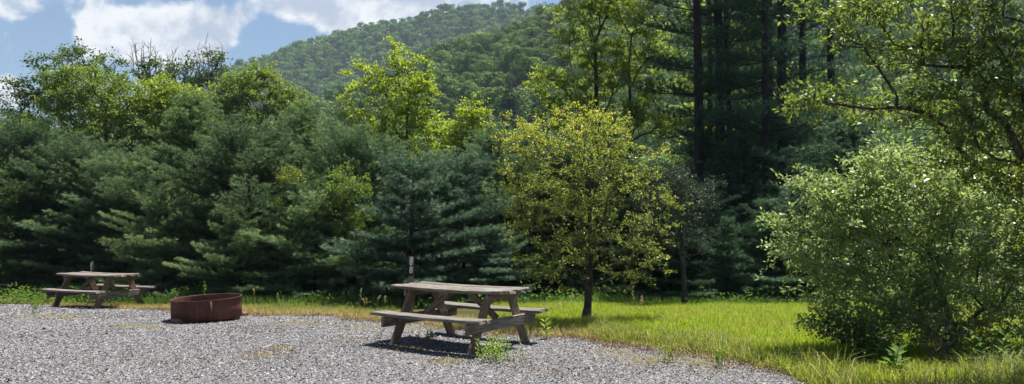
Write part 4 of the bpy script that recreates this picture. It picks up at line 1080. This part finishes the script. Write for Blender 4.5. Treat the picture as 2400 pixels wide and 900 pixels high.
# ------------------------------------------------------------------ sky, sun, air
SUN_EL, SUN_AZ = math.radians(67), math.radians(36)      # behind the wood, to the right
w = bpy.data.worlds.new('World'); scene.world = w; w.use_nodes = True
nt = w.node_tree; nt.nodes.clear()
out = nd(nt, 'ShaderNodeOutputWorld')
sky = nd(nt, 'ShaderNodeTexSky', sky_type='NISHITA'); sky.sun_disc = False
sky.sun_elevation = SUN_EL; sky.sun_rotation = SUN_AZ; sky.altitude = 300; sky.air_density = 1.0; sky.dust_density = .4; sky.ozone_density = 2.0
tc = nd(nt, 'ShaderNodeTexCoord'); sep = nd(nt, 'ShaderNodeSeparateXYZ', {0: tc.outputs['Generated']})
yy = math_(nt, 'MAXIMUM', sep.outputs[1], .05)
U = math_(nt, 'DIVIDE', sep.outputs[0], yy); Vv = math_(nt, 'DIVIDE', sep.outputs[2], yy)
def cnoise(du, dv, scale, detail, rough):
    cv = nd(nt, 'ShaderNodeCombineXYZ', {0: math_(nt, 'ADD', U, du), 1: math_(nt, 'MULTIPLY', math_(nt, 'ADD', Vv, dv), 1.2), 2: .37})
    return nd(nt, 'ShaderNodeTexNoise', {'Vector': cv.outputs[0], 'Scale': scale, 'Detail': detail, 'Roughness': rough, 'Distortion': .25}).outputs['Fac']
CLOUDS = [(330, 60, 120, 60, .95), (490, 60, 85, 75, .95), (400, 125, 150, 50, .7), (40, 10, 120, 50, 1.0), (230, 30, 70, 60, .35), (790, 50, 75, 70, .9), (720, 10, 120, 40, .8), (960, 0, 130, 50, .95), (1080, -40, 200, 60, .8), (15, 215, 55, 35, .85), (650, 20, 60, 35, .45),
          (250, -60, 200, 60, .3), (610, 110, 60, 70, -.45), (630, 55, 50, 60, -.35), (150, 90, 60, 60, -.25)]
blob = -.42
for px, py, rx, ry, amp in CLOUDS:
    cu, cvv = (px - 1200) / F, (515 - py) / F
    a = math_(nt, 'POWER', math_(nt, 'MULTIPLY', math_(nt, 'SUBTRACT', U, cu), F / rx), 2.0)
    b = math_(nt, 'POWER', math_(nt, 'MULTIPLY', math_(nt, 'SUBTRACT', Vv, cvv), F / ry), 2.0)
    g = math_(nt, 'EXPONENT', math_(nt, 'MULTIPLY', math_(nt, 'ADD', a, b), -1.0))
    blob = math_(nt, 'ADD', blob, math_(nt, 'MULTIPLY', g, amp))
nA = cnoise(0, 0, 10.0, 10.0, .60); nB = cnoise(.010, .014, 10.0, 10.0, .60); nC = cnoise(3.1, 1.7, 26.0, 6.0, .55)
den = math_(nt, 'ADD', blob, math_(nt, 'MULTIPLY', math_(nt, 'SUBTRACT', nA, .5), 3.2))
cover = nd(nt, 'ShaderNodeMapRange', {'Value': den, 'From Min': -.12, 'From Max': .42}, interpolation_type='SMOOTHSTEP').outputs[0]
nL = cnoise(1.3, .4, 9.0, 5.0, .5)
core = math_(nt, 'ADD', math_(nt, 'MULTIPLY', blob, .62), math_(nt, 'MULTIPLY', math_(nt, 'SUBTRACT', nL, .5), 2.1))
sh = math_(nt, 'ADD', core, math_(nt, 'ADD', math_(nt, 'MULTIPLY', math_(nt, 'SUBTRACT', nB, nA), 2.6), math_(nt, 'MULTIPLY', math_(nt, 'SUBTRACT', nC, .5), .5)))
lit = nd(nt, 'ShaderNodeMapRange', {'Value': sh, 'From Min': -.12, 'From Max': .72}, interpolation_type='SMOOTHSTEP').outputs[0]
ccol = mixc(nt, lit, (8.9, 9.0, 9.1), (4.7, 5.3, 6.5))
fin = mixc(nt, cover, sky.outputs[0], ccol)
bg = nd(nt, 'ShaderNodeBackground', {'Color': fin, 'Strength': .055})
nt.links.new(bg.outputs[0], out.inputs[0])

s = Vector((math.sin(SUN_AZ) * math.cos(SUN_EL), math.cos(SUN_AZ) * math.cos(SUN_EL), math.sin(SUN_EL)))
ld = bpy.data.lights.new('sun', 'SUN'); ld.energy = 5.0; ld.angle = math.radians(.53); ld.color = (1, .95, .86)
lo = bpy.data.objects.new('sun', ld); COL.objects.link(lo); lo.rotation_euler = s.to_track_quat('Z', 'Y').to_euler(); lo.location = s * 50

def haze():
    b = Buf(); box(b, -1300, 1100, -40, 1080, -6.5, 330)
    m, nt, out = mat('hazy_air')
    v = nd(nt, 'ShaderNodeVolumePrincipled', {'Color': (.62, .80, 1, 1), 'Density': .00020, 'Anisotropy': .1})
    v.inputs['Density Attribute'].default_value = ''
    nt.links.new(v.outputs[0], out.inputs['Volume'])
    try: m.cycles.homogeneous_volume = True
    except Exception as e: print(e)
    o = obj('haze', b, m); tag(o, 'thin blue summer haze in the valley air', 'haze', kind='stuff')
haze()

# ------------------------------------------------------------------ camera and settings
cam = bpy.data.cameras.new('camera'); cam.sensor_width = 36; cam.lens = 36 * F / 2400; cam.clip_end = 6000; cam.clip_start = .1
co = bpy.data.objects.new('camera', cam); COL.objects.link(co); co.location = (0, 0, CAM_H); co.rotation_euler = (math.pi / 2 + PITCH, 0, 0)
scene.camera = co
vs = scene.view_settings; vs.view_transform = 'Standard'; vs.look = 'None'; vs.gamma = 1; vs.exposure = 1.0; vs.use_curve_mapping = False
cy = scene.cycles
cy.max_bounces = 6; cy.diffuse_bounces = 3; cy.glossy_bounces = 2; cy.transmission_bounces = 4; cy.volume_bounces = 0; cy.transparent_max_bounces = 4
cy.use_denoising = True; cy.denoising_prefilter = 'FAST'; cy.sample_clamp_indirect = 6; cy.caustics_reflective = False; cy.caustics_refractive = False
